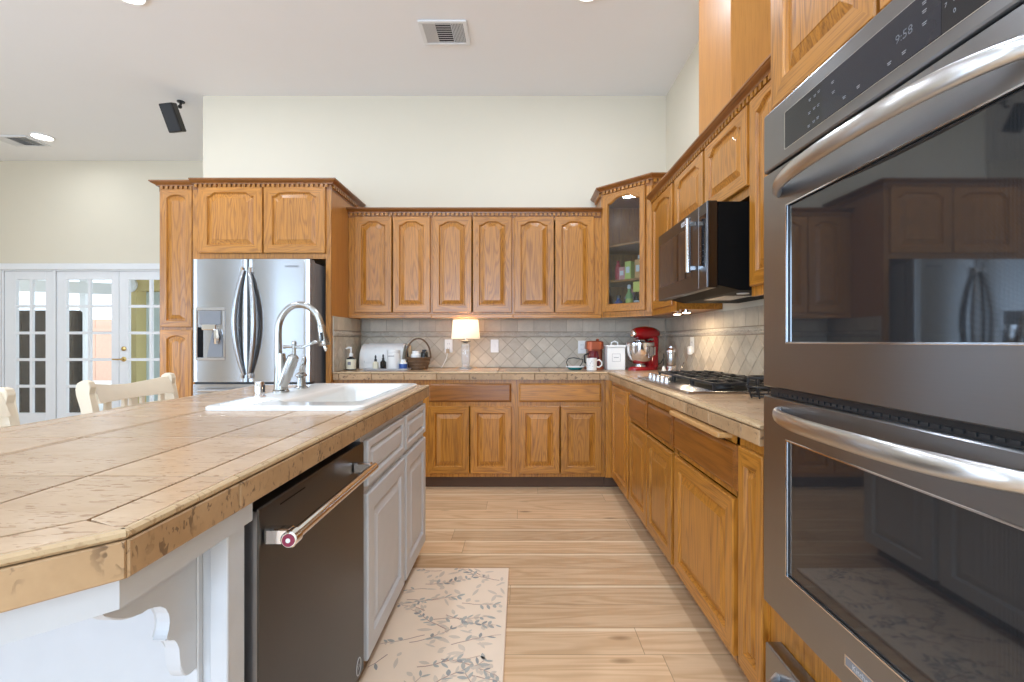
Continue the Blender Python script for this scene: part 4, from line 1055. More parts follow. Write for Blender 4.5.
for i in range(3):
    y0, y1 = KY0 + .025 + .2885 * i, KY0 + .025 + .2885 * i + .283
    mb = MB(); x0, x1 = KX0 + .125, KX1 - .018; b = .0065
    for yy in (y0 + b, y1 - b): mb.box(x0, x1, yy - b, yy + b, zg - .008, zg + .004, .002)
    for xx in (x0 + b, x1 - b): mb.box(xx - b, xx + b, y0 + 2 * b, y1 - 2 * b, zg - .008, zg + .004, .002)
    for k in range(1, 5):
        xx = x0 + (x1 - x0) * k / 5
        mb.box(xx - .005, xx + .005, y0 + 2 * b, y0 + .115, zg - .004, zg + .010, .002); mb.box(xx - .005, xx + .005, y1 - .115, y1 - 2 * b, zg - .004, zg + .010, .002)
    ym = (y0 + y1) / 2; mb.box(x0 + 2 * b, x1 - 2 * b, ym - .005, ym + .005, zg - .006, zg + .008, .002)
    for xx in (x0 + .01, x1 - .01):
        for yy in (y0 + .01, y1 - .01): mb.box(xx - .006, xx + .006, yy - .006, yy + .006, CT + .0135, zg - .006, 0)
    part(mb, 'grate', 'iron', t)
# wire rack near the oven
t = thing('wire_rack', 'small black wire rack on the worktop between cooktop and oven', 'rack', (1.0, 1.93, CT))
cx, cy = 1.02, 1.97
mb = MB()
for z_, r_ in ((.012, .05), (.05, .065), (.088, .06)): mb.tube([(cx + r_ * math.cos(a), cy + r_ * math.sin(a), CT + z_) for a in [k / 24 * 2 * math.pi for k in range(25)]], .0045, 6, False)
part(mb, 'ring', 'iron', t)
mb = MB()
for k in range(8):
    a = k / 8 * 2 * math.pi; mb.tube([(cx + .05 * math.cos(a), cy + .05 * math.sin(a), CT + .002), (cx + .066 * math.cos(a), cy + .066 * math.sin(a), CT + .05), (cx + .06 * math.cos(a), cy + .06 * math.sin(a), CT + .092)], .0035, 6)
part(mb, 'upright', 'iron', t)

# ---------------------------------------------------------------- kitchen mat
MX0, MX1, MY_0, MY_1 = -.545, -.058, 1.10, 2.37
t_mat = MB()
t_mat.box(MX0, MX1, MY_0, MY_1, .0005, .012, .004, WORLD, 2)
rnd = random.Random(11); zt = .0126
def strip(mb, pts, w, mi):
    mb.mi = mi; l, r_ = [], []
    for i, p in enumerate(pts):
        a, b = pts[max(0, i - 1)], pts[min(len(pts) - 1, i + 1)]; d = Vector((b[0] - a[0], b[1] - a[1])).normalized(); n_ = Vector((-d.y, d.x)) * w * (1 - .6 * i / len(pts))
        l.append(mb.v((p[0] + n_.x, p[1] + n_.y, zt))); r_.append(mb.v((p[0] - n_.x, p[1] - n_.y, zt)))
    for i in range(len(pts) - 1): mb.f([l[i], r_[i], r_[i + 1], l[i + 1]])
def leaf(mb, x, y, ang, L, w, mi, z):
    mb.mi = mi; c, s = math.cos(ang), math.sin(ang); pts = []
    for k in range(7): u = k / 6; pts.append((L * u, w * math.sin(math.pi * u) ** .8))
    for k in range(5, 0, -1): u = k / 6; pts.append((L * u, -w * math.sin(math.pi * u) ** .8))
    pts = [(x + a * c - b * s, y + a * s + b * c) for a, b in pts]
    if all(MX0 + .006 < p[0] < MX1 - .006 and MY_0 + .006 < p[1] < MY_1 - .006 for p in pts): mb.f([mb.v((p[0], p[1], z)) for p in pts])
for i in range(150): leaf(t_mat, rnd.uniform(MX0, MX1), rnd.uniform(MY_0, MY_1), rnd.uniform(0, 6.28), rnd.uniform(.025, .065), rnd.uniform(.005, .011), 2, .0123 + .000001 * i)
for i in range(34):
    x, y = rnd.uniform(MX0 + .03, MX1 - .03), MY_0 + .03 + (MY_1 - MY_0 - .06) * (i + rnd.random()) / 34; ang = rnd.choice((0, 2.6, 3.6, .6)) + rnd.uniform(-.5, .5)
    if x > (MX0 + MX1) / 2: ang = math.pi - ang
    pts = []
    for k in range(9):
        pts.append((x, y)); ang += rnd.uniform(-.22, .25); x += math.cos(ang) * .028; y += math.sin(ang) * .028
    pts = [p for p in pts if MX0 + .008 < p[0] < MX1 - .008 and MY_0 + .008 < p[1] < MY_1 - .008]
    if len(pts) < 4: continue
    strip(t_mat, pts, .0024, 3)
    for k, p in enumerate(pts[2:]):
        for sgn in (-1, 1):
            if rnd.random() < .75: leaf(t_mat, p[0], p[1], ang + sgn * rnd.uniform(.5, 1.1), rnd.uniform(.022, .045), rnd.uniform(.004, .0085), rnd.choice((1, 1, 2, 4)), .0128 + .0001 * k)
solo(t_mat, 'kitchen_mat', ['mat', 'leaf', 'leaf2', 'twig', 'leaf3'], 'cream cushioned floor mat printed with leafy twigs beside the island', 'mat', (-.3, 1.75, 0))

# ---------------------------------------------------------------- chairs
def make_chair(label, loc, rotz, group='cream chairs at the island'):
    """local frame: seat faces +x, back rest at x = -.0, width along y"""
    t = thing('dining_chair', label, 'chair', (0, 0, 0), group)
    W = .25
    for s in (-1, 1):
        y = s * W
        mb = MB(); pr = []
        # rear leg and scrolled post, side profile in (x, z)
        fr_ = [(.00, 0), (.045, .0), (.055, .45), (.040, .70), (.015, .86), (-.002, .925)]
        mb.prism([(.0, 0), (.042, 0), (.060, .45), (.045, .70), (.022, .86), (.006, .925), (.012, .955), (.004, .978), (-.022, .985), (-.045, .972), (-.052, .945), (-.046, .92), (-.028, .86), (-.004, .70), (.014, .45)], Fr((0, y - .017, 0), (1, 0, 0), (0, 1, 0)), 0, .034, .003)
        part(mb, 'back_post', 'cream', t)
        part(MB().tube([(.44, s * .22, .0), (.44, s * .22, .40)], [.016, .024], 10), 'leg', 'cream', t)
    mb = MB(); n = 14; ls = []
    for k in range(n + 1):
        u = k / n; y = -W + .018 + (2 * W - .036) * u; bow = .030 * math.sin(math.pi * u); c = -.020 * math.sin(math.pi * u)
        ls.append([(.028 - bow, y, .880), (.014 - bow, y, .915), (-.010 - bow, y, .968 + c), (-.034 - bow, y, .965 + c), (-.024 - bow, y, .915), (.006 - bow, y, .880)])
    mb.sm = True; mb.loops(ls); part(mb, 'top_rail', 'cream', t, angle=40)
    mb = MB(); ls = []
    for v0, v1 in ((.805, .846), (.745, .760), (.55, .60)):
        ls = []
        for k in range(n + 1):
            u = k / n; y = -W + .018 + (2 * W - .036) * u; bow = .030 * math.sin(math.pi * u); x = .036 - .1 * (v0 - .70)
            ls.append([(x + .008 - bow, y, v0), (x + .006 - bow, y, v1), (x - .012 - bow, y, v1), (x - .010 - bow, y, v0)])
        mb.loops(ls)
    for k, hw in ((1, .016), (2.35, .012), (3, .022), (3.65, .012), (5, .016)):
        u = k / 6; y = -W + 2 * W * u; bow = .030 * math.sin(math.pi * u); mb.box(.010 - bow, .026 - bow, y - hw, y + hw, .757, .884, .003)
    part(mb, 'back_slat', 'cream', t)
    mb = MB(); mb.prism([(.02, -.235), (.47, -.25), (.49, -.22), (.49, .22), (.47, .25), (.02, .235)], UPZ, .44, .475, .006); part(mb, 'seat', 'cream', t)
    mb = MB(); mb.box(.05, .43, -.215, -.195, .385, .44); mb.box(.05, .43, .195, .215, .385, .44); mb.box(.43, .45, -.19, .19, .385, .44); part(mb, 'apron', 'cream', t)
    t.location = loc; t.rotation_euler = (0, 0, rotz)
    return t
ch = make_chair('cream slat-back chair at the island in front of the French doors', (-1.875, 2.29, 0), R(2))
copy_thing(ch, (-1.895, 1.49, 0), R(0), 'cream chair cut off at the left edge of the photo', 'cream chairs at the island')

# ---------------------------------------------------------------- ceiling fixtures
for (lx, ly, lab) in ((.43, 2.97, 'round recessed ceiling light straight above the aisle'), (-2.51, 3.0, 'round recessed ceiling light near the top edge left of the vent'), (-5.2, 5.11, 'round recessed ceiling light near the French doors')):
    t = thing('recessed_light', lab, 'ceiling light', (lx, ly, ZC), 'recessed ceiling lights')
    mb = MB(); mb.lathe([(.105, -.001), (.105, -.008), (.092, -.012), (.086, -.006), (.086, -.001)], (lx, ly, ZC), 32); part(mb, 'trim_ring', 'white', t)
    part(MB().lathe([(.085, -.002), (.085, -.007), (0, -.008)], (lx, ly, ZC), 32), 'diffuser', 'lit', t)
def vent(x0, x1, y0, y1, lab):
    t = thing('ceiling_vent', lab, 'air vent', ((x0 + x1) / 2, (y0 + y1) / 2, ZC), 'ceiling air vents')
    mb = MB(); z0, z1 = ZC - .012, ZC - .0005
    mb.box(x0, x1, y0, y0 + .028, z0, z1, .003); mb.box(x0, x1, y1 - .028, y1, z0, z1, .003); mb.box(x0, x0 + .028, y0 + .028, y1 - .028, z0, z1, 0); mb.box(x1 - .028, x1, y0 + .028, y1 - .028, z0, z1, 0)
    part(mb, 'frame', 'white', t)
    part(MB().box(x0 + .028, x1 - .028, y0 + .028, y1 - .028, z1 - .002, z1, 0), 'duct_opening', 'dgrey', t)
    mb = MB(); L = x1 - x0 - .056
    for k in range(26):
        x = x0 + .030 + L * (k + .5) / 26.5
        side = -1 if k < 8 else (1 if k > 17 else 0)
        tilt = .004 * side
        if side: mb.prism([(x - .001 + tilt, z0 + .001), (x + .001 + tilt, z0 + .001), (x + .001 - tilt, z1 - .002), (x - .001 - tilt, z1 - .002)], Fr((0, y0 + .028, 0), (1, 0, 0), (0, 1, 0)), 0, y1 - y0 - .056)
    xa, xb = x0 + .030 + L * 8 / 26.5, x0 + .030 + L * 18 / 26.5
    for k in range(9):
        y = y0 + .030 + (y1 - y0 - .060) * (k + .5) / 9
        mb.prism([(y - .009, z0 + .001), (y - .007, z0), (y + .009, z1 - .003), (y + .007, z1 - .002)], Fr((xa, 0, 0), (0, 1, 0), (1, 0, 0)), 0, xb - xa)
    part(mb, 'louvre', 'white', t)
vent(-.715, -.375, 3.25, 3.52, 'white rectangular ceiling vent above the back wall cabinets')
vent(-5.75, -5.35, 5.08, 5.36, 'white ceiling vent beside the light near the French doors')
t = thing('ceiling_speaker', 'small black box speaker hanging from a ceiling bracket', 'speaker', (-3.17, 4.37, ZC))
sx, sy = -3.20, 4.30
mb = MB(); mb.lathe([(.032, -.001), (.032, -.010), (.012, -.016)], (-3.15, 4.36, ZC), 16); mb.tube([(-3.15, 4.36, ZC - .012), (-3.15, 4.35, ZC - .05), (-3.11, 4.29, ZC - .082)], .010, 8); mb.lathe([(.0, -.018), (.016, -.008), (.016, .008), (0, .018)], (-3.105, 4.285, ZC - .088), 12); part(mb, 'bracket', 'black', t)
uu = Vector((.98, .05, .14)).normalized(); vv = Vector((-.46, -.38, .80)); vv = (vv - uu * vv.dot(uu)).normalized(); nn = vv.cross(uu).normalized(); 
if nn.y > 0: nn = -nn
fs = Fr((-3.10, 4.19, ZC - .235), uu, nn, vv)
part(MB().box(-.058, .058, -.04, .04, -.118, .118, .006, fs), 'cabinet', 'black', t)
part(MB().box(-.052, .052, .0402, .046, -.112, .112, .004, fs), 'grille', 'dgrey', t)

# ---------------------------------------------------------------- wall plates
def plate(fr, a, v, lab, w=.072, h=.118, kind='duplex'):
    t = thing('wall_plate', lab, 'outlet', fr(a, .0, v), 'white wall plates on the backsplash')
    mb = MB(); mb.box(a - w / 2, a + w / 2, .0155, .0205, v - h / 2, v + h / 2, .002, fr); part(mb, 'cover_plate', 'plastic', t)
    mb = MB(); mb.box(a - w / 2 + .012, a + w / 2 - .012, .004, .0155, v - h / 2 + .01, v + h / 2 - .01, 0, fr); part(mb, 'box', 'plastic', t)
    mb = MB()
    if kind == 'duplex':
        for dv in (-.020, .020):
            mb.box(a - .010, a - .007, .0205, .0210, v + dv - .006, v + dv + .006, 0, fr); mb.box(a + .007, a + .010, .0205, .0210, v + dv - .006, v + dv + .006, 0, fr)
    else: mb.box(a - .005, a + .005, .0205, .030, v - .012, v + .012, .002, fr)
    part(mb, 'slot' if kind == 'duplex' else 'toggle', 'ink' if kind == 'duplex' else 'plastic', t)
    return t
FW_ = south(4.258)
plate(FW_, -.648, 1.110, 'white outlet plate left of the lamp with a plug in it')
plate(FW_, -.233, 1.110, 'white switch plate right of the lamp', kind='toggle')
plate(FW_, .555, 1.100, 'white outlet plate behind the copper coffee maker')
FWr = west(1.318); wp = plate(FWr, 3.56, 1.125, 'white outlet plate on the right wall beyond the cooktop', kind='duplex')
part(MB().box(3.535, 3.585, .0211, .048, 1.05, 1.115, .008, FWr), 'night_light', 'plastic', wp)
t = thing('charger_plug', 'pinkish plug and cord hanging under the outlet left of lamp', 'plug', (-.655, 4.22, 1.06))
part(MB().box(-.668, -.640, .0215, .050, 1.045, 1.083, .004, FW_), 'plug_body', 'tan', t)
part(MB().tube([FW_(-.655, .036, 1.046), FW_(-.665, .034, 1.00), FW_(-.690, .05, .945), FW_(-.70, .09, .921)], .0035, 6), 'cord', 'paper', t)

# ---------------------------------------------------------------- things on the back worktop
Z0 = CT + .0008
def lathe_thing(name, lab, cat, x, y, parts, z=Z0, group=None):
    t = thing(name, lab, cat, (x, y, z), group)
    for pn, mat, prof in parts: part(MB().lathe(prof, (x, y, z), 20), pn, mat, t)
    return t
# soap dispenser
t = lathe_thing('soap_bottle', 'cream-labelled pump soap bottle beside the fridge panel', 'soap bottle', -1.392, 3.86, [
    ('bottle', 'dgrey', [(.036, 0), (.038, .004), (.038, .085), (.030, .098), (.014, .106), (.014, .112)]),
    ('label_band', 'cremep', [(.0385, .010), (.0390, .012), (.0390, .088), (.0385, .090)]),
    ('collar', 'paper', [(.016, .112), (.016, .135), (.006, .140), (.006, .175)])])
part(MB().tube([(-1.392, 3.86, Z0 + .170), (-1.392, 3.86, Z0 + .182), (-1.405, 3.85, Z0 + .186), (-1.425, 3.835, Z0 + .176)], [.008, .010, .009, .005], 8), 'pump', 'paper', t)
part(MB().box(-1.405, -1.380, 3.8195, 3.8210, Z0 + .045, Z0 + .070), 'monogram', 'ink', t)
# bread box
t = thing('bread_box', 'white roll-top bread box behind the bottles', 'bread box', (-1.18, 4.09, Z0))
prf = [(0, .0), (.20, .0), (.20, .07)]
for k in range(9): a = k / 8 * math.pi / 2; prf.append((.06 + .14 * math.cos(a), .07 + .145 * math.sin(a)))
prf += [(0, .215)]
fr = Fr((-1.385, 4.235, Z0), (0, -1, 0), (1, 0, 0))
part(MB().prism(prf, fr, 0, .37, .002), 'body', 'plastic', t)
pf2 = []
for k in range(13):
    a = -.25 + k / 12 * 1.85; pf2.append((.06 + .1435 * math.cos(a), .075 + .1450 * math.sin(a)))
pf2 = pf2 + [(.06 + .137 * math.cos(-.25 + k / 12 * 1.85), .07 + .140 * math.sin(-.25 + k / 12 * 1.85)) for k in range(12, -1, -1)]
part(MB().prism(pf2, fr, .045, .355), 'roll_lid', 'paper', t)
part(MB().lathe([(.012, 0), (.012, .008), (.008, .014), (0, .015)], (-1.385, 4.10, Z0 + .12), 12, (-1, 0, 0)), 'pivot_knob', 'black', t)
mb = MB(); mb.prism([(pf2[12][0] * 1.0 + (.003 if k % 2 else 0), pf2[12][1]) for k in range(1)] if False else [(.135, .195), (.150, .185), (.205, .060), (.200, .055)], fr, .043, .0455); part(mb, 'lid_edge', 'ink', t)
# tray and its bottles
t = thing('tray', 'pale shallow tray holding the small bottles', 'tray', (-1.10, 3.87, Z0))
mb = MB(); mb.loops([rrect(-1.275, -.915, 3.81, 3.93, .03, Z0), rrect(-1.285, -.905, 3.80, 3.94, .035, Z0 + .016), rrect(-1.280, -.910, 3.805, 3.935, .032, Z0 + .016), rrect(-1.272, -.918, 3.813, 3.927, .028, Z0 + .005)]); part(mb, 'dish', 'lgrey', t)
ZT = Z0 + .0055
lathe_thing('dropper_bottle', 'dropper bottle with pale label on the tray', 'bottle', -1.190, 3.86, [('bottle', 'cremep', [(.022, 0), (.023, .003), (.023, .055), (.010, .066)]), ('dropper', 'black', [(.011, .066), (.011, .084), (.006, .088), (.008, .105), (.004, .118), (0, .119)])], ZT, 'small bottles on the tray')
lathe_thing('dropper_bottle', 'black dropper bottle on the tray', 'bottle', -1.128, 3.86, [('bottle', 'dkbottle', [(.023, 0), (.024, .003), (.024, .060), (.010, .076)]), ('dropper', 'black', [(.010, .076), (.010, .094), (.006, .098), (.008, .112), (.003, .124), (0, .125)])], ZT, 'small bottles on the tray')
t = lathe_thing('supplement_tub', 'tall white screw-top tub on the tray', 'tub', -1.046, 3.87, [('jar', 'plastic', [(.050, 0), (.052, .004), (.052, .130), (.047, .136)]), ('lid', 'paper', [(.051, .136), (.052, .138), (.052, .158), (.049, .162), (0, .163)])], ZT)
part(MB().box(-1.075, -1.025, 3.8165, 3.8178, ZT + .108, ZT + .114), 'print_line', 'ink', t)
t = lathe_thing('pill_bottle', 'small white bottle with blue label at the tray end', 'bottle', -.962, 3.86, [('bottle', 'plastic', [(.030, 0), (.032, .003), (.032, .055), (.020, .062)]), ('label_band', 'blue', [(.0325, .006), (.0328, .007), (.0328, .045), (.0325, .046)]), ('cap', 'paper', [(.021, .062), (.021, .082), (0, .083)])], ZT, 'small bottles on the tray')
t = thing('leaning_board', 'cream board leaning between bread box and wicker basket', 'board', (-.965, 4.05, Z0))
fl = Fr((-.968, 4.07, Z0), (0, 1, 0), (1, 0, .10), (-.10, 0, 1)); 
part(MB().box(-.01, .12, 0, .012, .004, .205, .003, fl), 'panel', 'cremep', t); part(MB().box(-.0125, -.0102, .0, .012, .01, .20, 0, fl), 'dark_edge', 'dkbottle', t)
# wicker basket
bx, by = -.862, 3.97
t = thing('wicker_basket', 'dark wicker basket with tall hoop handle', 'basket', (bx, by, Z0))
mb = MB(); mb.lathe([(.070, .002), (.074, .0), (.088, .045), (.100, .090), (.105, .098), (.100, .102), (.094, .094), (.082, .045), (.066, .008), (0, .008)], (bx, by, Z0), 28); part(mb, 'bowl', 'wicker', t)
mb = MB()
for zz, rr_ in ((.02, .081), (.045, .0885), (.07, .096), (.098, .105)): mb.tube([(bx + rr_ * math.cos(a), by + rr_ * math.sin(a), Z0 + zz) for a in [k / 28 * 2 * math.pi for k in range(29)]], .0055, 6, False)
part(mb, 'woven_band', 'wicker', t)
mb = MB(); mb.tube([(bx + .100 * math.cos(a) * (1.02 if .4 < a < 2.7 else 1), by + .02 * math.cos(a), Z0 + .095 + .165 * math.sin(a)) for a in [k / 24 * math.pi for k in range(25)]], .007, 8); part(mb, 'handle', 'wicker', t)
lathe_thing('jar', 'white jar sitting in the wicker basket', 'jar', bx - .018, by - .02, [('pot', 'plastic', [(.036, 0), (.042, .01), (.042, .075), (.030, .085)]), ('lid', 'paper', [(.030, .085), (.030, .105), (0, .107)])], Z0 + .05)
lathe_thing('bottle', 'black bottle lid showing above the wicker basket rim', 'bottle', bx + .052, by - .01, [('bottle', 'dkbottle', [(.028, 0), (.030, .004), (.030, .09), (.02, .105)]), ('cap', 'black', [(.02, .105), (.02, .118), (0, .119)])], Z0 + .048)
lathe_thing('spice_jar', 'small cream jar behind the white jar in the basket', 'jar', bx - .035, by + .035, [('pot', 'cremep', [(.020, 0), (.022, .09), (.018, .096)]), ('lid', 'amber', [(.021, .096), (.021, .112), (0, .113)])], Z0 + .046)
# lamp
lx, ly = -.464, 3.98
t = thing('table_lamp', 'lit crystal table lamp with cream drum shade', 'lamp', (lx, ly, Z0))
part(MB().lathe([(.052, 0), (.052, .008), (.046, .014), (0, .015)], (lx, ly, Z0), 24), 'foot', 'crystal', t)
part(MB().lathe([(.030, .0152), (.036, .03), (.030, .045), (.037, .07), (.038, .15), (.034, .185), (.040, .20), (.030, .215), (.012, .222)], (lx, ly, Z0), 12), 'crystal_column', 'crystal', t)
part(MB().lathe([(.014, .2222), (.040, .232), (.042, .24), (.014, .25), (.014, .30)], (lx, ly, Z0), 16), 'socket', 'nickel', t)
mb = MB(); prof = [(.122, .258), (.106, .418)]; mb.sm = True
ls = [[(lx + r_ * math.cos(a), ly + r_ * math.sin(a), Z0 + z_) for a in [k / 36 * 2 * math.pi for k in range(36)]] for r_, z_ in ((.1215, .2585), (.122, .258), (.106, .418), (.1055, .4175), (.1215, .2585))]
mb.loops(ls, False, False); part(mb, 'lamp_shade', 'shade', t)
part(MB().lathe([(0, .30), (.02, .31), (.028, .335), (.02, .36), (0, .366)], (lx, ly, Z0), 14), 'bulb', 'warm', t)
bl = bpy.data.lights.new('table_lamp_bulb', 'POINT'); bl.energy = 6.5; bl.color = (1, .88, .70); bl.shadow_soft_size = .03
bo = bpy.data.objects.new('table_lamp_bulb', bl); C.objects.link(bo); bo.location = (lx, ly - .0, Z0 + .385)
# teal dish with wire loop
t = thing('trinket_dish', 'small teal dish with a black wire loop handle', 'dish', (.455, 3.92, Z0))
part(MB().lathe([(.045, 0), (.05, .003), (.072, .020), (.074, .026), (.070, .026), (.045, .008), (0, .007)], (.455, 3.92, Z0), 24), 'bowl', 'teal', t)
part(MB().lathe([(.0745, .022), (.076, .026), (.0745, .030), (.071, .028)], (.455, 3.92, Z0), 24), 'rim', 'paper', t)
part(MB().tube([(.395, 3.93, Z0 + .027), (.385, 3.95, Z0 + .06), (.405, 3.96, Z0 + .092), (.45, 3.97, Z0 + .098), (.50, 3.96, Z0 + .088), (.525, 3.95, Z0 + .085), (.515, 3.94, Z0 + .05), (.495, 3.93, Z0 + .027)], .004, 8), 'wire_handle', 'black', t)
# coffee maker
cx, cy = .625, 4.03
t = thing('coffee_maker', 'copper red coffee maker behind a white mug', 'coffee maker', (cx, cy, Z0))
mb = MB(); mb.loops([rrect(cx - .078, cx + .082, cy - .085, cy + .08, .04, Z0), rrect(cx - .078, cx + .082, cy - .085, cy + .08, .04, Z0 + .022)]); part(mb, 'base', 'copper', t)
mb = MB(); mb.loops([rrect(cx - .045, cx + .082, cy - .01, cy + .08, .03, Z0 + .0222), rrect(cx - .048, cx + .080, cy - .01, cy + .08, .03, Z0 + .17)]); part(mb, 'water_tank', 'copper', t)
mb = MB(); mb.loops([rrect(cx - .070, cx + .080, cy - .085, cy + .08, .04, Z0 + .1702), rrect(cx - .066, cx + .078, cy - .08, cy + .08, .04, Z0 + .232), rrect(cx - .055, cx + .065, cy - .07, cy + .07, .03, Z0 + .240)]); part(mb, 'brew_head', 'copper', t)
part(MB().lathe([(.045, .0225), (.055, .03), (.058, .10), (.048, .135), (.040, .150), (.044, .165), (0, .1655)], (cx - .008, cy - .045 - .0, Z0), 22) if False else MB().lathe([(.040, .0225), (.048, .03), (.050, .10), (.042, .14), (.036, .155), (0, .156)], (cx - .010, cy - .062, Z0), 22), 'carafe', 'darkred', t)
part(MB().tube([(cx - .055, cy - .07, Z0 + .05), (cx - .085, cy - .08, Z0 + .06), (cx - .088, cy - .08, Z0 + .12), (cx - .05, cy - .07, Z0 + .135)], .007, 8), 'carafe_handle', 'black', t)
part(MB().lathe([(.012, .2402), (.016, .248), (.010, .258), (0, .259)], (cx + .035, cy, Z0), 12), 'lid_knob', 'copper', t)
# mug
mx, my = .578, 3.82
t = thing('mug', 'white mug in front of the coffee maker', 'mug', (mx, my, Z0))
part(MB().lathe([(.036, 0), (.041, .004), (.044, .10), (.041, .10), (.038, .010), (0, .009)], (mx, my, Z0), 24), 'cup', 'porcelain', t)
part(MB().tube([(mx + .038, my, Z0 + .080), (mx + .062, my, Z0 + .086), (mx + .082, my, Z0 + .068), (mx + .082, my, Z0 + .045), (mx + .062, my, Z0 + .026), (mx + .038, my, Z0 + .030)], .007, 10), 'handle', 'porcelain', t)
mb = MB(); rn_ = random.Random(5)
for k in range(9): a = R(-150 + rn_.uniform(0, 70)); zz = rn_.uniform(.03, .08); p = Vector((mx + .0435 * math.cos(a), my + .0435 * math.sin(a), Z0 + zz)); mb.lathe([(.003, 0), (.0, .0012)], p, 6, (math.cos(a), math.sin(a), 0))
part(mb, 'print', 'ink', t)
# white canister with label
t = thing('canister', 'square white metal canister with framed label beside the mixer', 'canister', (.79, 3.95, Z0))
fc = Fr((.79, 3.95, Z0), (1, 0, 0), (0, -1, 0))
part(MB().box(-.074, .074, -.075, .075, 0, .185, .005, fc, 2), 'box', 'plastic', t)
part(MB().box(-.079, .079, -.080, .080, .186, .206, .005, fc, 2), 'lid', 'plastic', t)
part(MB().tube([fc(-.028, 0, .206), fc(-.026, 0, .226), fc(0, 0, .238), fc(.026, 0, .226), fc(.028, 0, .206)], .006, 8), 'lid_handle', 'plastic', t)
mb = MB()
for a0, a1, v0, v1 in ((-.034, .034, .070, .072), (-.034, .034, .132, .134), (-.034, -.032, .072, .132), (.032, .034, .072, .132), (-.020, .020, .101, .105)): mb.box(a0, a1, .0752, .0760, v0, v1, 0, fc)
part(mb, 'label_frame', 'ink', t)
# stand mixer
ox, oy = 1.04, 3.93
t = thing('stand_mixer', 'red stand mixer with steel bowl in the worktop corner', 'mixer', (ox, oy, Z0))
ang = R(216); fm = Fr((ox, oy, Z0), (math.cos(ang), math.sin(ang), 0), (-math.sin(ang), math.cos(ang), 0))     # a = forwards
def ell(cx_, ra, rb, z_, n=22): return [fm(cx_ + ra * math.cos(k / n * 2 * math.pi), rb * math.sin(k / n * 2 * math.pi), z_) for k in range(n)]
mb = MB(); mb.sm = True; mb.loops([ell(.02, .165, .085, 0), ell(.02, .165, .085, .014), ell(.02, .150, .074, .026), ell(.02, .12, .055, .030)]); part(mb, 'base', 'red', t)
mb = MB(); mb.sm = True; mb.loops([ell(-.070, .075, .066, .022), ell(-.085, .058, .056, .06), ell(-.092, .050, .052, .14), ell(-.092, .054, .056, .20), ell(-.085, .064, .060, .245), ell(-.080, .066, .060, .27)]); part(mb, 'column', 'red', t)
mb = MB(); mb.sm = True; ls = []
for k in range(13):
    u = k / 12; a_ = -.150 + .295 * u; s = math.sin(math.pi * min(1, max(0, .06 + .90 * u))) ** .28
    hh, ww = .062 * s, .062 * s * (1.05 - .1 * u)
    ls.append([fm(a_, ww * math.cos(q), .300 + hh * math.sin(q) * (1.0 if math.sin(q) > 0 else .85)) for q in [j / 18 * 2 * math.pi for j in range(18)]])
mb.loops(ls); part(mb, 'head', 'red', t, angle=60)
part(MB().lathe([(.030, -.008), (.032, .0), (.026, .012), (.014, .016), (0, .017)], fm(.146, 0, .300), 18, fm.u), 'hub_cap', 'chrome', t)
part(MB().lathe([(.040, .0), (.048, .006), (.050, .030), (.046, .036)], fm(.070, 0, .216), 22), 'planetary_ring', 'chrome', t)
part(MB().tube([fm(.07, 0, .216), fm(.07, 0, .12)], .010, 10), 'beater_shaft', 'nickel', t)
part(MB().lathe([(.050, .0), (.048, .012), (.034, .018), (.066, .030), (.096, .060), (.111, .105), (.116, .150), (.117, .196), (.121, .198), (.117, .202), (.112, .150), (.104, .105), (.088, .064), (.055, .040), (0, .030)], fm(.065, 0, .028), 32), 'bowl', 'chrome', t)
part(MB().tube([fm(.065, .108, .20), fm(.065, .150, .19), fm(.065, .148, .13), fm(.065, .095, .10)], .006, 8, True, 2.0), 'bowl_handle', 'chrome', t)
part(MB().tube([fm(-.04, .048, .252), fm(.02, .056, .252), fm(.04, .058, .245)], .010, 10), 'lever', 'chrome', t)
part(MB().tube([fm(-.13, 0, .03), fm(-.17, .03, .05), fm(-.19, .05, .10), fm(-.17, .06, .13), fm(-.15, .075, .06), fm(-.14, .075, .006)], .004, 8), 'power_cord', 'black', t)
# pepper mill and spoon
lathe_thing('pepper_mill', 'clear and chrome pepper mill right of the red mixer', 'pepper mill', 1.175, 3.66, [('base', 'chrome', [(.034, 0), (.034, .045), (.028, .052)]), ('tube', 'nickel', [(.032, .052), (.033, .055), (.033, .150), (.032, .153)]), ('top_cap', 'chrome', [(.038, .153), (.038, .165), (.030, .178), (.018, .186), (.018, .195), (0, .204)])])
t = thing('measuring_spoon', 'small steel spoon leaning by the pepper mill', 'spoon', (1.235, 3.62, Z0))
part(MB().tube([(1.222, 3.60, Z0 + .004), (1.245, 3.62, Z0 + .04), (1.268, 3.64, Z0 + .075)], .004, 8), 'handle', 'steel', t)
part(MB().lathe([(.004, 0), (.014, .004), (.018, .010), (.016, .010), (0, .004)], (1.216, 3.595, Z0), 14), 'bowl', 'steel', t)
lathe_thing('salt_shaker', 'tiny white cone shaker between mixer and pepper mill', 'shaker', 1.115, 3.655, [('body', 'porcelain', [(.018, 0), (.018, .01), (.008, .04), (.006, .045), (0, .046)])])

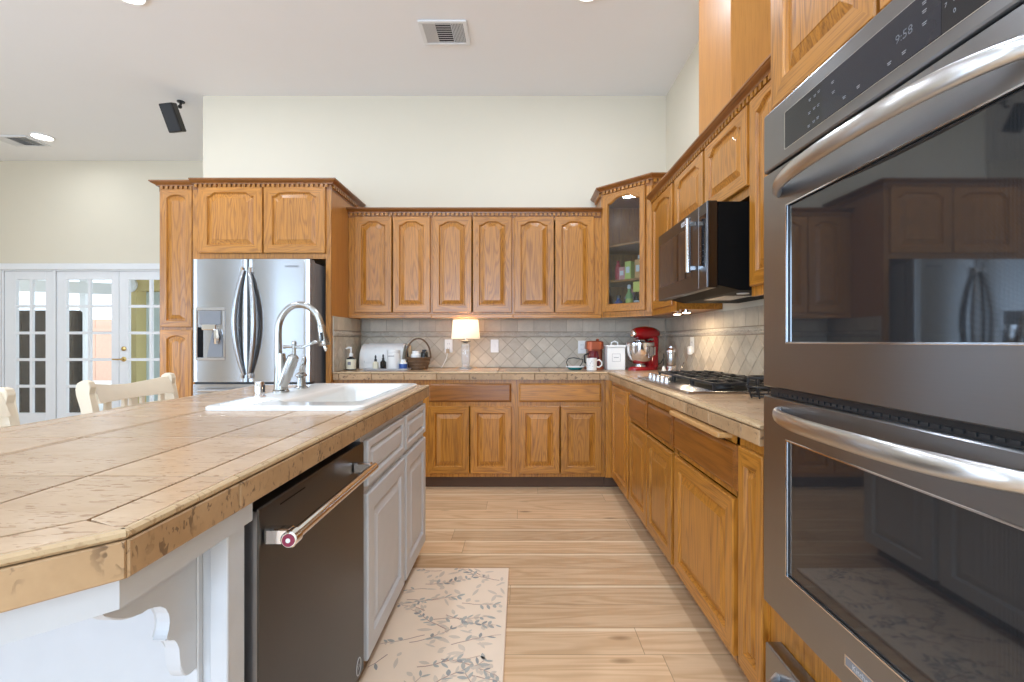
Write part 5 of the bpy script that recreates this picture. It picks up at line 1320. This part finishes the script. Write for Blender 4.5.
# ---------------------------------------------------------------- contents of the glass corner cabinet
def kpos(a, back): p = FK(a, -back, 0); return p.x, p.y
def carton(lab, a, back, z, w_, h_, mat, name='carton', cat='box', dp=.035):
    x, y = kpos(a, back); t = thing(name, lab, cat, (x, y, z), 'packets in the glass cabinet')
    fr = Fr((x, y, z), UD, (-1, -1, 0))
    part(MB().box(-w_ / 2, w_ / 2, -dp, dp, .0005, h_, .002, fr), 'box', mat, t)
    part(MB().box(-w_ * .3, w_ * .3, dp + .0003, dp + .0008, h_ * .35, h_ * .7, 0, fr), 'label_panel', 'paper', t)
def kbottle(lab, a, back, z, r_, h_, mat, capm, lbl=None):
    x, y = kpos(a, back); ps = [('bottle', mat, [(r_ * .95, .0005), (r_, .004), (r_, h_ * .62), (r_ * .42, h_ * .78), (r_ * .40, h_ * .86)]), ('cap', capm, [(r_ * .5, h_ * .86), (r_ * .5, h_), (0, h_ + .001)])]
    if lbl: ps.append(('label_band', lbl, [(r_ + .0004, h_ * .12), (r_ + .0008, h_ * .13), (r_ + .0008, h_ * .5), (r_ + .0004, h_ * .51)]))
    lathe_thing('bottle', lab, 'bottle', x, y, ps, z, 'bottles in the glass cabinet')
z1, z2 = ZS[0], ZK0 + .031
x, y = kpos(.098, .10); t = thing('red_packet', 'crumpled red packet at the left of the middle shelf', 'packet', (x, y, z1), 'packets in the glass cabinet')
part(MB().lathe([(.022, .0005), (.027, .03), (.028, .09), (.020, .13), (.010, .15)], (x, y, z1), 9), 'bag', 'redp', t); part(MB().lathe([(.010, .1505), (.018, .165), (.0, .168)], (x, y, z1), 9), 'twist', 'redp', t)
carton('pink carton left of the lime box on the middle shelf', .165, .085, z1, .055, .105, 'pink')
carton('lime yellow carton on the middle shelf', .222, .085, z1, .055, .145, 'lime')
kbottle('teal bottle right of the lime carton on the middle shelf', .262, .165, z1, .028, .205, 'teal', 'paper')
carton('orange and pink carton at right of the middle shelf', .318, .085, z1, .065, .15, 'orange')
kbottle('clear bottle behind the orange carton on the middle shelf', .355, .15, z1, .026, .24, 'lgrey', 'paper')
kbottle('white capped bottle at far right of the middle shelf', .372, .070, z1, .022, .12, 'plastic', 'paper')
kbottle('navy bottle at left of the bottom shelf', .112, .085, z2, .036, .155, 'blue', 'black')
kbottle('short dark jar beside the navy bottle on the bottom shelf', .165, .12, z2, .030, .14, 'dkbottle', 'purple')
kbottle('tall green bottle with white cap on the bottom shelf', .215, .085, z2, .030, .235, 'green', 'paper', 'lime')
kbottle('dark bottle with white label on the bottom shelf', .290, .085, z2, .028, .20, 'dkbottle', 'black', 'paper')
kbottle('amber bottle with cream label at right of the bottom shelf', .352, .085, z2, .028, .18, 'amber', 'black', 'cremep')
kbottle('mauve packet bottle at the back of the bottom shelf', .165, .21, z2, .045, .21, 'purple', 'pink')
t = thing('sticky_note', 'yellow note stuck inside the corner cabinet glass', 'note', FK(.33, 0, 1.57))
part(MB().box(.305, .362, .0005, .0030, 1.545, 1.625, 0, FK), 'note_sheet', 'yellow', t)
